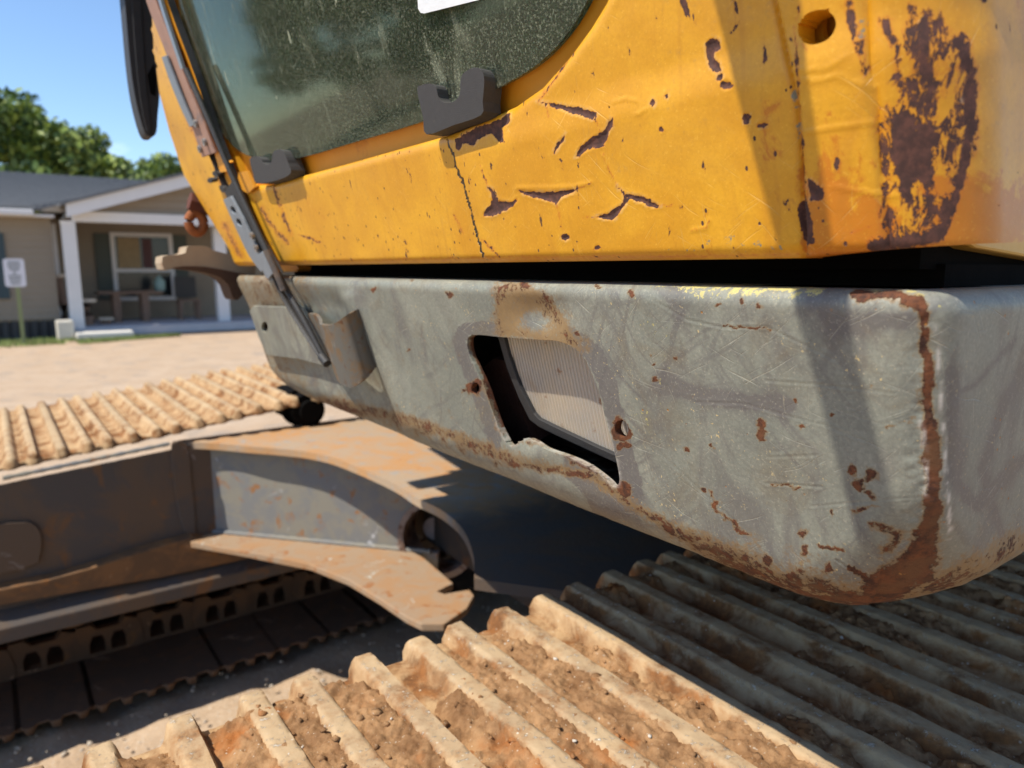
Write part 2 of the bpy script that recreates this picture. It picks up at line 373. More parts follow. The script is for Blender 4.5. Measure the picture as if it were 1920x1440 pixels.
def m_yellow():
    b = NB('yellow_paint')
    n1 = b.noise(11, 6, .6, .5); n3 = b.noise(90, 5, .6)
    col = b.mix(b.mr(n1, .35, .68), (.58, .265, .009), (.70, .355, .016))
    worn = b.mr(b.math('ADD', b.attr('worn'), b.math('MULTIPLY', b.math('SUBTRACT', b.noise(34, 7, .66, .4), .5), 1.7)), .5, .62)
    col = b.mix(b.math('MULTIPLY', worn, .8), col, (.47, .135, .006))
    micro = b.noise(400, 4, .7); col = b.mix(b.mr(micro, .42, .66, 0, .18), col, (.38, .16, .006)); col = b.mix(b.mr(b.noise(480, 3, .7), .58, .72, 0, .35), col, (.85, .50, .07))
    fade = b.attr('fade'); col = b.mix(b.math('MULTIPLY', fade, b.mr(b.noise(7, 5), .3, .7, .5, 1)), col, (.66, .50, .34))
    s1 = streak(b, .6, 16, 620, .65, .71); s2 = b.math('MAXIMUM', streak(b, -.7, 20, 700, .66, .71, 4.), streak(b, 1.4, 20, 640, .67, .72, 8.))
    ls = b.math('MULTIPLY', b.math('MAXIMUM', s1, s2), b.mr(b.noise(16, 3), .48, .62))
    col = b.mix(b.math('MULTIPLY', ls, .22), col, (.9, .62, .2))
    drip = b.math('MULTIPLY', streak(b, 1.45, 5, 95, .50, .72, 17., 5), b.mr(b.noise(9, 3), .4, .6)); col = b.mix(b.math('MULTIPLY', drip, .35), col, (.40, .15, .012))
    grime = b.math('MULTIPLY', b.mr(b.noise(150, 5, .75), .55, .75), b.mr(b.noise(14, 4), .45, .65)); col = b.mix(b.math('MULTIPLY', grime, .45), col, (.36, .20, .06))
    dirt = b.mr(b.noise(5, 8, .7, 1.), .5, .75)
    col = b.mix(b.math('MULTIPLY', dirt, .22), col, (.30, .17, .05))
    gr = b.mr(b.math('ADD', b.attr('primer'), b.math('MULTIPLY', b.math('SUBTRACT', b.noise(120, 6, .72), .5), 1.9)), .52, .62)
    col = b.mix(gr, col, (.19, .20, .15))
    jit = b.math('ADD', b.math('MULTIPLY', b.math('SUBTRACT', b.noise(260, 5, .7), .5), .7), b.math('MULTIPLY', b.math('SUBTRACT', b.noise(105, 8, .76, .5, b.vec((1, 1, .5))), .5), b.math('MULTIPLY', b.attr('ragged'), 3.6)))
    rv = b.math('ADD', b.attr('rust'), jit)
    col = b.mix(b.math('MULTIPLY', b.mr(rv, .22, .5), .55), col, (.50, .13, .012))
    rm = b.mr(rv, .47, .53)
    col = b.mix(b.math('MULTIPLY', b.attr('edge'), .4), col, (.66, .45, .2))
    chip = b.math('MAXIMUM', b.mr(b.noise(95, 4, .6, .3, b.vec((1, 1, .6))), .675, .69), b.math('MULTIPLY', b.mr(b.voro(130, b.vec((1, 1, .6))), .14, .10), b.mr(b.noise(17, 4), .48, .53))); halo = b.math('MULTIPLY', b.mr(b.noise(95, 4, .6, .3, b.vec((1, 1, .6))), .63, .68), b.attr('chips')); col = b.mix(b.math('MULTIPLY', halo, .5), col, (.33, .10, .012)); chip = b.mr(b.math('MULTIPLY', chip, b.attr('chips')), .3, .45)
    rm = b.math('MAXIMUM', rm, chip)
    rc = b.mix(b.mr(b.noise(200, 5, .7), .4, .65), (.055, .024, .018), (.115, .045, .03))
    col = b.mix(rm, col, rc)
    line = b.mr(b.attr('line'), .35, .6); col = b.mix(line, col, (.02, .015, .01))
    h = b.math('ADD', b.math('MULTIPLY', rm, -1.2), b.math('ADD', b.math('MULTIPLY', n3, .25), b.math('MULTIPLY', b.noise(500, 3, .5), .12)))
    h = b.math('ADD', h, b.math('ADD', b.math('MULTIPLY', ls, -.25), b.math('MULTIPLY', line, -1.5)))
    rough = b.mix(rm, b.mix(n1, (.32,) * 3, (.48,) * 3), (.8,) * 3)
    return b.out(col, rough, b.bump(h, .0006, .9), spec=.45)
def m_track(name, dusty=1.0):
    b = NB(name)
    n = b.noise(14, 7, .65, .5)
    rust = b.mix(b.mr(b.noise(45, 7, .7), .35, .7), (.13, .062, .028), (.28, .120, .042))
    dust = b.mix(b.mr(b.noise(30, 6, .65), .3, .7), (.33, .20, .10), (.45, .31, .17))
    col = b.mix(b.mr(n, .62 - .28 * dusty, .75 - .2 * dusty, 0, 1), rust, dust)
    rd = b.mr(b.math('ADD', b.attr('ridge'), b.math('MULTIPLY', b.math('SUBTRACT', b.noise(40, 6, .7), .5), .9)), .62, .95)
    col = b.mix(b.math('MULTIPLY', rd, .8), col, b.mix(dusty, (.30, .22, .145), (.45, .335, .20)))
    wh = b.math('MULTIPLY', b.mr(b.noise(105, 7, .78, .4), .57, .64), b.mr(b.attr('ridge'), .5, .95))
    col = b.mix(wh, col, (.56, .50, .41))
    wh2 = b.math('MULTIPLY', b.mr(b.voro(95), .16, .09), b.mr(b.noise(9, 3), .5, .62))
    col = b.mix(wh2, col, (.50, .43, .33))
    h = b.math('ADD', b.math('MULTIPLY', b.noise(90, 7, .7), 1.0), b.math('MULTIPLY', wh, .5))
    return b.out(col, b.mix(rd, (.95,) * 3, (.8,) * 3), b.bump(h, .0014, .9), spec=.08)
def m_soil():
    b = NB('packed_soil')
    c = b.mix(b.mr(b.noise(25, 7, .7), .3, .7), (.17, .085, .038), (.40, .235, .115))
    c = b.mix(b.mr(b.noise(13, 4), .52, .7), c, (.34, .13, .04))
    c = b.mix(b.mr(b.noise(260, 3), .66, .72), c, (.50, .42, .32))
    return b.out(c, .95, b.bump(b.noise(230, 6, .75), .002, 1), spec=.1)
def m_steel(name, c1, c2, c3, sc=12, t=(.45, .6)):
    b = NB(name); n = b.noise(sc, 7, .65, .6)
    col = b.mix(b.mr(n, *t), c1, c2); col = b.mix(b.mr(b.noise(sc * 2.1, 6, .6, .5), .56, .68), col, c3)
    col = b.mix(b.mr(b.noise(sc * .9, 8, .75, 1.), .60, .66), col, tuple(min(.42, x * 2.6) for x in c1))
    return b.out(col, .78, b.bump(b.noise(sc * 14, 6, .7), .0012, .8), spec=.22)
MB = m_beam(); MY = m_yellow()
MT = m_track('worn_track_steel', .75); MTF = m_track('dusty_track_steel', .95); MSOIL = m_soil()
MLEG = m_steel('weathered_leg_steel', (.185, .185, .178), (.225, .21, .17), (.27, .13, .055), 11)
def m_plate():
    b = NB('dusty_rusted_shaded_plate'); n = b.noise(8, 8, .7, .5)
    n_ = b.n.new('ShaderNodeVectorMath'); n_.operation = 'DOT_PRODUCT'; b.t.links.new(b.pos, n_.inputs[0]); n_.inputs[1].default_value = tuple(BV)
    dusty = b.mr(b.math('ADD', n_.outputs['Value'], b.math('MULTIPLY', b.math('SUBTRACT', n, .5), .25)), 1.12, 1.36)  # pale dust on the sunlit side; the dark side is painted shade
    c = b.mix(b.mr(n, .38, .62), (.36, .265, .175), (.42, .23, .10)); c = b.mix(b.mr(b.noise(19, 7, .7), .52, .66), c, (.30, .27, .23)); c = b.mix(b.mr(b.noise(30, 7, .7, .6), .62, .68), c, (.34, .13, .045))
    dk_shade = b.mix(b.mr(n, .4, .65), (.095, .080, .068), (.13, .085, .055))
    return b.out(b.mix(dusty, dk_shade, c), .85, b.bump(b.noise(110, 7, .72), .0014, .9), spec=.2)
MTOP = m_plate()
MBRN = m_steel('brown_rust_steel', (.13, .075, .04), (.19, .10, .045), (.22, .10, .035), 9)
MLNK = m_steel('link_steel', (.13, .075, .045), (.17, .09, .048), (.20, .095, .04), 12)
MLOW = m_steel('dusty_flange_steel', (.30, .215, .14), (.33, .19, .095), (.28, .12, .045), 12, (.4, .65))
MDARK = m_steel('dark_oily_steel', (.030, .025, .022), (.045, .032, .023), (.08, .035, .015), 7)
MFR = m_steel('rusty_frame_steel', (.085, .072, .064), (.115, .080, .055), (.16, .085, .042), 5)
MBLK = plain('black_rubber', (.022, .021, .021), .62, .3, 60, bump=.0008)
MCLIP = plain('clip_rubber', (.045, .042, .040), .7, .2, 200, bump=.0006, c2=(.12, .10, .07), thr=(.68, .74))
MIN = plain('dark_interior', (.006, .0055, .005), 1.0); MIN.node_tree.nodes['Principled BSDF'].inputs['Specular IOR Level'].default_value = .05  # near-black stand-in for deep shade in gaps and the bolt hole
MRB = plain('rusted_bolt_steel', (.26, .075, .015), .8, .5, 90, bump=.002)
MTAN = plain('weathered_bracket', (.34, .26, .17), .8, .2, 25, c2=(.26, .13, .06), thr=(.55, .7))

def m_glass():
    b = NB('dusty_window_glass'); t = b.t
    dust = b.noise(520, 4, .75); big = b.noise(6, 5, .6)
    streak = b.noise(45, 5, .65, .4, b.vec((1, 1, .16), (0, .3, 0)))
    f = b.math('ADD', b.mr(dust, .50, .66, .0, .55), b.mr(streak, .55, .72, 0, .32)); f = b.math('MULTIPLY', f, b.mr(big, .3, .7, .45, 1.1))
    f = b.math('ADD', b.math('MULTIPLY', f, .8), .04)
    f = b.math('ADD', f, b.mr(b.noise(70, 3, .5, 0, b.vec((1, 1, .25))), .70, .73, 0, .6))
    tr = b.n.new('ShaderNodeBsdfTransparent'); tr.inputs[0].default_value = (.76, .90, .83, 1)
    gl = b.n.new('ShaderNodeBsdfGlossy'); gl.inputs['Roughness'].default_value = .06; gl.inputs['Color'].default_value = (.62, .72, .66, 1)
    fr = b.n.new('ShaderNodeFresnel'); fr.inputs['IOR'].default_value = 1.5
    m1 = b.n.new('ShaderNodeMixShader'); t.links.new(fr.outputs[0], m1.inputs[0]); t.links.new(tr.outputs[0], m1.inputs[1]); t.links.new(gl.outputs[0], m1.inputs[2])
    df = b.n.new('ShaderNodeBsdfDiffuse'); df.inputs['Color'].default_value = (.36, .38, .27, 1)
    m2 = b.n.new('ShaderNodeMixShader'); t.links.new(f, m2.inputs[0]); t.links.new(m1.outputs[0], m2.inputs[1]); t.links.new(df.outputs[0], m2.inputs[2])
    t.links.new(m2.outputs[0], b.n['Material Output'].inputs['Surface']); return b.m
MGL = m_glass()

# ================================================================== setting: ground
def m_ground():
    b = NB('dry_gravel_ground')
    c = b.mix(b.mr(b.noise(2.2, 10, .78, .6), .36, .64), (.40, .285, .185), (.46, .345, .24))
    c = b.mix(b.mr(b.noise(2.6, 6, .65, .4), .52, .66), c, (.32, .255, .195))
    c = b.mix(b.mr(b.voro(60), .05, .3), (.50, .44, .36), c)
    c = b.mix(b.mr(b.noise(70, 5, .7), .45, .75, 0, .5), c, (.32, .24, .17))
    h = b.math('ADD', b.noise(45, 8, .7), b.math('MULTIPLY', b.voro(55), -.5))
    return b.out(c, .95, b.bump(h, .005, .8), spec=.1)
MG = m_ground()
gx = np.concatenate([-np.geomspace(2.5, 900, 26)[::-1], np.linspace(-2.4, 2.4, 150), np.geomspace(2.5, 900, 26)])
gy = np.concatenate([-np.geomspace(.6, 900, 22)[::-1], np.linspace(-.5, 5, 180), np.geomspace(5.05, 1200, 46)])
X, Y = np.meshgrid(gx, gy, indexing='ij')
near = sst(9, 5, np.hypot(X, Y))
Z = (fbm(X * 9, Y * 9, o=5) - .5) * .05 * near + (fbm(X * .5, Y * .5, o=3, s=5) - .5) * .10 * sst(60, 20, np.hypot(X, Y)) * sst(1, 3, np.hypot(X, Y)) - .01
idx = np.arange(X.size).reshape(X.shape)
gr = mk('ground', np.stack([X, Y, Z], -1).reshape(-1, 3), np.stack([idx[:-1, :-1], idx[1:, :-1], idx[1:, 1:], idx[:-1, 1:]], -1).reshape(-1, 4), MG, smooth=True)
setp(gr, kind='structure')
# loose stones on the ground between the tracks
def stones(name, P, rad, mat, seed=0, **kw):
    r = np.random.default_rng(seed)
    ico = bmesh.new(); bmesh.ops.create_icosphere(ico, subdivisions=1, radius=1); iv = np.array([v.co[:] for v in ico.verts]); jf = np.array([[v.index for v in f.verts] for f in ico.faces]); ico.free()
    n = len(P); V = iv[None] * (1 + .28 * r.standard_normal((n, len(iv), 1))) * np.asarray(rad)[:, None, None] * (np.array([1, 1, .7]) * r.uniform(.7, 1.3, (n, 1, 3))) + P[:, None]
    Fc = (jf[None] + (np.arange(n) * len(iv))[:, None, None]).reshape(-1, 3)
    o = mk(name, V.reshape(-1, 3), Fc, mat); return setp(o, kind='stuff', **kw)
MST = plain('pale_gravel', (.40, .34, .27), .9, .35, 60)
n = 900; uu = rng.uniform(-.5, 2.2, n); vv = rng.uniform(.75, 2.3, n); P = M(uu, vv, 0 * uu); P[:, 2] = rng.uniform(.0, .012, n)
stones('gravel', P, rng.uniform(.002, .008, n), MST, 3, label='loose pale gravel scattered on the ground between the two crawler tracks', category='gravel')

# ================================================================== house
P0 = on_z(135, 632, -EYE); P0 = M(*P0)
WY = R(55); WD = np.array([math.sin(WY), math.cos(WY), 0]); WN = np.array([math.cos(WY), -math.sin(WY), 0])
def hp(x, y, d=0.0):
    r = ray(x, y); o = P0 - WN * d - np.array([0, 0, EYE]); t = (o @ WN) / (r @ WN); return r * np.asarray(t)[..., None] + np.array([0, 0, EYE])
def hw(a, z, d=0.0): return P0 * np.array([1, 1, 0]) + WD * a - WN * d + ZV * z
def ha(x, y, d=0.0):
    p = hp(x, y, d); q = p - P0; return float(q @ WD), float(p[2])
HAX = (WD, WN, ZV)
def hbox(name, a0, a1, z0, z1, d0, d1, mat, par, bev=0):
    return box(name, hw((a0 + a1) / 2, (z0 + z1) / 2, (d0 + d1) / 2), abs(a1 - a0) / 2, abs(d1 - d0) / 2, abs(z1 - z0) / 2, mat, par, HAX, bev)
MSID = plain('tan_siding', (.26, .21, .152), .7, .08, 4); MTRIM = plain('white_trim', (.66, .64, .62), .6, .06, 6)
MROOF = plain('grey_shingles', (.15, .155, .16), .9, .25, 12, bump=.006); MSHUT = plain('grey_green_shutter', (.075, .085, .07), .7, .1)
MBLUE = plain('blue_grey_shutter', (.035, .06, .07), .7, .1); MCON = plain('porch_concrete', (.42, .42, .44), .9, .15, 8)
MDK = plain('dark_skirting', (.06, .055, .05), .9, .3); MWOOD = plain('brown_table_wood', (.20, .125, .085), .8, .3, 14)
MCUT = plain('pale_cut_wood', (.62, .52, .40), .8, .2); MPANE = plain('dark_window_pane', (.025, .028, .03), .12, .2)
MCUR = plain('tan_curtain', (.30, .22, .12), .9, .3, 8); MRED = plain('red_jacket_cloth', (.10, .05, .05), .9, .3)
house = empty('house', hw(0, 0), 'tan sided single storey house with a grey roof and a white posted porch', 'house')
DW = 2.6                                              # depth of the porch
aL = -5.5; aR = 9.0
zE = ha(0, 395, 0)[1]
# left wall (flush with porch front minus a bit) as lapped boards
dl = .25
def boards(a0, a1, z0, z1, d, pitch, par, mat=MSID):
    first = None; z = z0; k = 0
    while z < z1 - .01:
        h = min(pitch, z1 - z)
        if first is None:
            V = [hw(a, z, dd) for a, dd in ((a0, d), (a1, d))]
            P = np.array([hw(a0, z, d - .022), hw(a0, z + pitch + .01, d - .004), hw(a0, z + pitch + .01, d + .02), hw(a0, z, d + .02)])
            first = prism('siding_board', P, WD * (a1 - a0), mat, par); o = first
        else:
            o = first.copy(); COL.objects.link(o); o.parent = par; o.matrix_parent_inverse = first.matrix_parent_inverse.copy(); o.location = (0, 0, k * pitch)
        z += pitch; k += 1
wl = hbox('wall', aL, ha(103, 500, dl)[0], .32, zE - .05, dl + .02, dl + .2, MSID, house)
boards(aL, ha(103, 500, dl)[0], .36, zE - .08, dl, .125, wl)
sk = hbox('skirting', aL, ha(103, 500, dl)[0], 0, .34, dl + .03, dl + .1, MDK, house)
for k in range(34):
    a = ha(103, 500, dl)[0] - .12 - k * .155
    if a > aL: hbox('skirting_slat', a - .045, a + .045, .0, .33, dl - .01, dl + .03, MDK, sk)
a_c = ha(103, 500, dl)[0]
ws = hbox('wall', a_c - .1, a_c, .1, zE - .05, dl, DW + .1, MSID, house)
wb = hbox('wall', a_c, aR, .15, zE + .3, DW + .02, DW + .2, MSID, house)
boards(a_c, aR, .18, zE, DW, .125, wb)
hbox('porch_floor', a_c, aR, 0, .17, -.05, DW, MCON, house, .01)
# shutter at the far left edge
a0, _ = ha(-40, 500, dl - .03); a1, _ = ha(13, 500, dl - .03); z1 = ha(5, 438, dl)[1]; z0 = ha(5, 560, dl)[1]
hbox('shutter', a0, a1, z0, z1, dl - .06, dl - .024, MBLUE, house)
# roof of left part
zr = EYE + 1.85
er = [hw(aL, zE + .02, dl - .35), hw(ha(60, 395, 0)[0], zE + .02, dl - .35), hw(3.2, zr + .35, 4.6), hw(aL, zr + .35, 4.6)]
roof = prism('roof', er, (0, 0, .05), MROOF, house)
e0 = np.array(er[0]); e1 = np.array(er[3]); L = np.linalg.norm(e1 - e0); dr = (e1 - e0) / L; nr = np.cross(WD, dr); nr *= np.sign(nr[2])
for k in range(30):
    f0 = k / 30; p = e0 + (e1 - e0) * f0 + nr * .052; wend = (er[1] - er[0]) @ WD * (1 - f0) + (er[2] - er[3]) @ WD * f0
    P = np.array([p, p + dr * (L / 30 + .01), p + dr * (L / 30 + .01) + nr * .012, p + nr * .03])
    prism('shingle_row', P, WD * (wend - .02), MROOF, roof)
hbox('gutter', aL, ha(62, 395, 0)[0], zE - .08, zE + .03, dl - .48, dl - .36, MTRIM, house, .02)
hbox('soffit', aL, ha(100, 395, 0)[0], zE - .09, zE - .05, dl - .36, dl + .05, MTRIM, house)
# gable over the porch
A1, Z1 = ha(128, 378, -.25); A2, Z2 = ha(345, 328, -.25); sl_ = (Z2 - Z1) / (A2 - A1); Aap = A1 + 5.4; Zap = Z1 + sl_ * 5.4; Aend = A1 + 10.8
Zb = ha(130, 398, -.0)[1]
nb = 16
gab = prism('gable', [hw(A1 + .05, Zb, .1), hw(Aap, Zap - .1, .1), hw(Aend, Zb, .1)], -WN * .08, MSID, house)
k = 0; z = Zb
while z < Zap - .2:
    half = (Zap - z) / sl_; half2 = (Zap - z - .16) / sl_
    P = [hw(Aap - half, z, .06), hw(Aap + half, z, .06), hw(Aap + max(half2, .05), z + .16, .09), hw(Aap - max(half2, .05), z + .16, .09)]
    prism('siding_board', P, -WN * .03, MSID, gab); z += .16
for sgn in (-1, 1):
    e = [hw(Aap, Zap + .04, -.3), hw(Aap + sgn * 5.45, Z1 - .06 + .04 - .03, -.3), hw(Aap + sgn * 5.45, Z1 - .29, -.3), hw(Aap, Zap - .21, -.3)]
    prism('fascia', e, -WN * .04, MTRIM, house)
    e = [hw(Aap, Zap + .05, -.36), hw(Aap + sgn * 5.55, Z1 - .08, -.36), hw(Aap + sgn * 5.55, Z1 - .08, 4), hw(Aap, Zap + .05, 4)]
    prism('roof', e, (0, 0, .05), MROOF, house)
    e = [hw(Aap, Zap - .14, -.28), hw(Aap + sgn * 5.42, Z1 - .24, -.28), hw(Aap + sgn * 5.42, Z1 - .24, .04), hw(Aap, Zap - .14, .04)]
    prism('soffit', e, (0, 0, .03), MTRIM, house)
hbox('porch_beam', A1 + .05, Aend, Zb - .17, Zb + .03, -.02, .2, MTRIM, house, .01)
hbox('porch_ceiling', A1, Aend, Zb - .02, Zb + .02, .2, DW, MTRIM, house)
def post(x0, x1, d, zb=.17, zt=None):
    a0, _ = ha(x0, 500, d); a1, _ = ha(x1, 500, d)
    o = hbox('porch_post', a0, a1, zb, (zt or Zb - .17), d - (a1 - a0) / 2, d + (a1 - a0) / 2, MTRIM, house, .01); return o
post(121, 148, .09, .03); post(94, 111, 1.0); post(402, 424, .5)
a0, z1 = ha(405, 398, .09)
# window on the porch wall
def hpx(x, y, d): return ha(x, y, d)
a0, z1 = hpx(213, 443, DW); a1, z0 = hpx(322, 555, DW)
win = hbox('window', a0, a1, z0, z1, DW - .05, DW - .028, MPANE, house)
fw = .09
for (b0, b1, c0, c1) in ((a0 - fw, a0, z0 - fw, z1 + fw), (a1, a1 + fw, z0 - fw, z1 + fw), (a0, a1, z1, z1 + fw), (a0, a1, z0 - fw, z0)):
    hbox('window_frame', b0, b1, c0, c1, DW - .10, DW - .024, MTRIM, win)
zm = hpx(260, 507, DW)[1]; hbox('sash_rail', a0, a1, zm - .04, zm + .04, DW - .085, DW - .052, MTRIM, win)
hbox('curtain', a0 + .05, a0 + (a1 - a0) * .45, zm + .05, z1 - .02, DW - .060, DW - .0515, MCUR, win)
hbox('hanging_cloth', a0 + (a1 - a0) * .5, a0 + (a1 - a0) * .68, zm + .05, z1 - .04, DW - .062, DW - .0515, MRED, win)
for xa, xb in ((180, 210), (326, 352)):
    b0, _ = hpx(xa, 500, DW); b1, _ = hpx(xb, 500, DW); s_ = hbox('shutter', b0, b1, z0 - .05, z1 + .06, DW - .065, DW - .024, MSHUT, house)
    n_ = 14
    for k in range(n_):
        zz = z0 + (z1 - z0) * (k + .5) / n_; hbox('shutter_slat', b0 + .04, b1 - .04, zz - .025, zz + .02, DW - .078, DW - .066, MSHUT, s_)
# step, concrete block, things on the porch
a0, _ = ha(141, 625, -.5); a1, _ = ha(248, 625, -.5)
st = hbox('concrete_step', a0, a1, .0, .12, -.75, -.06, plain('pale_step', (.68, .64, .56), .9, .1), None, .02); setp(st, label='pale concrete step in front of the porch beside its white corner post', category='step')
a0, _ = ha(105, 620, -.2); a1, _ = ha(137, 620, -.2)
pb = hbox('stone_block', a0, a1, .0, .36, -.55, -.16, plain('pale_block', (.66, .61, .50), .9, .12), None, .03); setp(pb, label='pale square block standing on the grass at the foot of the porch corner post', category='block')
def log(x, ytop, ybot, d, lean, r, lab):
    p1 = hp(x, ytop, d); p0 = hp(x + lean, ybot, d); p0[2] = max(p0[2], .17)
    e = empty('carved_stump', p0, lab, 'stump', 'carved log stumps on the porch')
    tube('log', [p0, p0 * .6 + p1 * .4 + WD * .03, p0 * .2 + p1 * .8, p1], [r * .9, r * .75, r * .8, r], MWOOD, e, 10)
    dd = (p1 - p0) / np.linalg.norm(p1 - p0); tube('cut_top', [p1, p1 + dd * .06], [r * 1.35, r * 1.3], MCUT, e, 12)
log(107, 520, 605, .6, 14, .11, 'tall thin leaning log stump with pale top left of the porch corner post')
log(160, 566, 612, .8, 3, .15, 'short thick log stump with pale slanted top right of the porch corner post')
# table
a0, zt = hpx(178, 546, 1.9); a1, _ = hpx(296, 546, 1.9)
tb = empty('porch_table', hw((a0 + a1) / 2, .17, 1.6), 'long brown wooden table standing under the porch window', 'table')
for k in range(4): hbox('tabletop_board', a0, a1, zt - .05, zt, 1.28 + k * .16, 1.43 + k * .16, MWOOD, tb, .005)
for aa in (a0 + .35, a1 - .35):
    for dd in (1.38, 1.82): hbox('leg', aa - .07, aa + .07, .17, zt - .05, dd - .06, dd + .06, MWOOD, tb)
bch = empty('porch_bench', hw((a0 + a1) / 2, .17, .9), 'low light brown bench on the porch floor in front of the table', 'bench')
b0, zb_ = hpx(185, 596, .9); b1, _ = hpx(212, 596, .9)
hbox('seat', b0, b1, zb_ - .04, zb_, .75, 1.05, MCUT, bch); hbox('leg', b0 + .05, b0 + .12, .17, zb_ - .04, .8, 1.0, MWOOD, bch); hbox('leg', b1 - .12, b1 - .05, .17, zb_ - .04, .8, 1.0, MWOOD, bch)
jp = hp(300, 546, 1.6); jp[2] = zt
jug = tube('water_jug', [jp, jp + ZV * .06, jp + ZV * .22, jp + ZV * .28, jp + ZV * .33], [.10, .12, .12, .06, .04], plain('pale_teal_plastic', (.22, .33, .30), .4, .2), None, 14); setp(jug, label='pale teal plastic jug standing on the right end of the porch table', category='jug')
# chairs at the right
ch = empty('porch_chair', hw(hpx(352, 590, 1.6)[0], .17, 1.6), 'dark wooden chair on the porch right of the table', 'chair')
c0, _ = hpx(334, 590, 1.6); c1, _ = hpx(374, 590, 1.6)
hbox('seat', c0, c1, .58, .62, 1.35, 1.8, MWOOD, ch); hbox('backrest', c0, c1, .66, 1.15, 1.78, 1.83, MDK, ch)
for aa in (c0 + .04, c1 - .04):
    for dd in (1.39, 1.77): hbox('leg', aa - .03, aa + .03, .17, .58, dd - .03, dd + .03, MWOOD, ch)
# sign
sx, sz0, sz1 = None, None, None
sg = empty('notice_sign', hp(33, 645, -1.2) * np.array([1, 1, 0]), 'white rectangular notice on a green metal post before the tan house wall', 'sign')
tl, tr_, br, bl = hp(6, 485, -1.2), hp(46, 485, -1.2), hp(48, 538, -1.2), hp(9, 538, -1.2)
c = (tl + tr_ + br + bl) / 4; hwid = np.linalg.norm(tr_ - tl) / 2; hh = (tl[2] - bl[2]) / 2
P = []
for sx_, sy_ in ((-1, -1), (1, -1), (1, 1), (-1, 1)):
    for t in range(4):
        an = math.atan2(sy_, sx_) + R(-45 + 30 * t)
        P.append(c + WD * (sx_ * (hwid - .04) + .04 * math.cos(an)) + ZV * (sy_ * (hh - .04) + .04 * math.sin(an)))
pn = prism('panel', P, -WN * .006, plain('white_sign', (.62, .62, .66), .5, .04), sg)
MINK = plain('sign_ink', (.16, .18, .17), .6)
rows = [(.74, .62, 7), (.50, .66, 6), (.26, .5, 7), (.0, .2, 2), (-.24, .64, 6), (-.48, .6, 5), (-.74, .5, 7)]
for yz, wd_, nn in rows:
    for k in range(nn):
        cx_ = (-.5 + (k + .5) / nn) * 2 * wd_ * hwid * .95
        box('lettering', c + WD * cx_ + ZV * (yz * hh) + WN * .003, wd_ * hwid / nn * .68, .002, hh * .075, MINK, pn, HAX)
pt = hp(33, 538, -1.2); pbm = pt * np.array([1, 1, 0]); box('post', (pt + pbm) / 2 - WN * .03, .03, .02, pt[2] / 2 + .1, plain('green_post', (.20, .23, .10), .7, .15), sg, HAX)
# grass strip by the house
gm = plain('sunlit_grass', (.20, .25, .07), .8, .4, 5)
V = []; Fc = []
for i in range(9000):
    a = rng.uniform(-5.5, 1.8) ; d = -rng.uniform(.0, 1.0) * (1.5 if a < -.2 else max(.15, .9 - .45 * a)) - .05
    if a > 0: d -= .75
    p = hw(a, 0.0, d); h = rng.uniform(.02, .07); an = rng.uniform(0, 6.28); s_ = np.array([math.cos(an), math.sin(an), 0]) * .012; ln = np.array([rng.normal(), rng.normal(), 0]) * .025
    q = len(V); V += [p - s_, p + s_, p + ln + ZV * h]; Fc.append((q, q + 1, q + 2))
setp(mk('grass', V, Fc, gm), kind='stuff', label='narrow strip of bright green grass along the foot of the house wall', category='grass')

# ================================================================== trees
ML1 = plain('leaf_light', (.24, .31, .05), .55, .4, 3); ML2 = plain('leaf_dark', (.07, .12, .028), .6, .4, 3); MBARK = plain('bark', (.11, .085, .06), .9)
def tree(x, ytop, dist, width, lab, seed, nleaf=9000, leaf=.11, mat=None):
    r = np.random.default_rng(seed)
    top = on_Y(x, ytop, dist); base = np.array([top[0], top[1], 0]); Ht = top[2]
    e = empty('tree', base, lab, 'tree', 'trees behind the house')
    tube('trunk', [base, base + ZV * Ht * .3, base + ZV * Ht * .62 + np.array([.2, 0, 0]), base + ZV * Ht * .85], [.28, .22, .13, .05], MBARK, e, 9)
    cs = []
    for k in range(26):
        t = r.uniform(.38, 1.0); rad = width * (1.15 - abs(t - .6) * 1.3) * .5
        an = r.uniform(0, 6.28); q = r.uniform(.3, 1) ** .5 * rad
        cc = base + np.array([math.cos(an) * q, math.sin(an) * q, Ht * t - .35]); cs.append((cc, r.uniform(.45, .95) * width * .17))
        if k < 9: tube('limb', [base + ZV * Ht * (.3 + .04 * k), base * .5 + cc * .5 + ZV * (Ht * .12), cc], [.09, .06, .02], MBARK, e, 6)
    cs.append((top - ZV * width * .12, width * .12))
    w_ = np.array([c[1] ** 2 for c in cs]); w_ /= w_.sum(); ci = r.choice(len(cs), nleaf, p=w_)
    C_ = np.array([c[0] for c in cs])[ci]; Rr = np.array([c[1] for c in cs])[ci]
    dv = r.standard_normal((nleaf, 3)); dv /= np.linalg.norm(dv, axis=1)[:, None]; dv *= (r.uniform(.25, 1.12, nleaf) ** .6 * Rr)[:, None]; dv[:, 2] *= .8
    P = C_ + dv
    for nm, mm, sel in (('crown', ML1, r.random(nleaf) < .5), ('crown', ML2, None)):
        if sel is not None: s0 = sel; Pp = P[sel]
        else: Pp = P[~s0]
        m_ = len(Pp); a_ = r.standard_normal((m_, 3)); a_ /= np.linalg.norm(a_, axis=1)[:, None]; b_ = np.cross(a_, r.standard_normal((m_, 3))); b_ /= np.linalg.norm(b_, axis=1)[:, None]
        s_ = r.uniform(.6, 1.4, m_)[:, None] * leaf
        V = np.stack([Pp - a_ * s_, Pp + b_ * s_ * .5, Pp + a_ * s_, Pp - b_ * s_ * .5], 1).reshape(-1, 3)
        mk(nm, V, np.arange(4 * m_).reshape(m_, 4), mm, e)
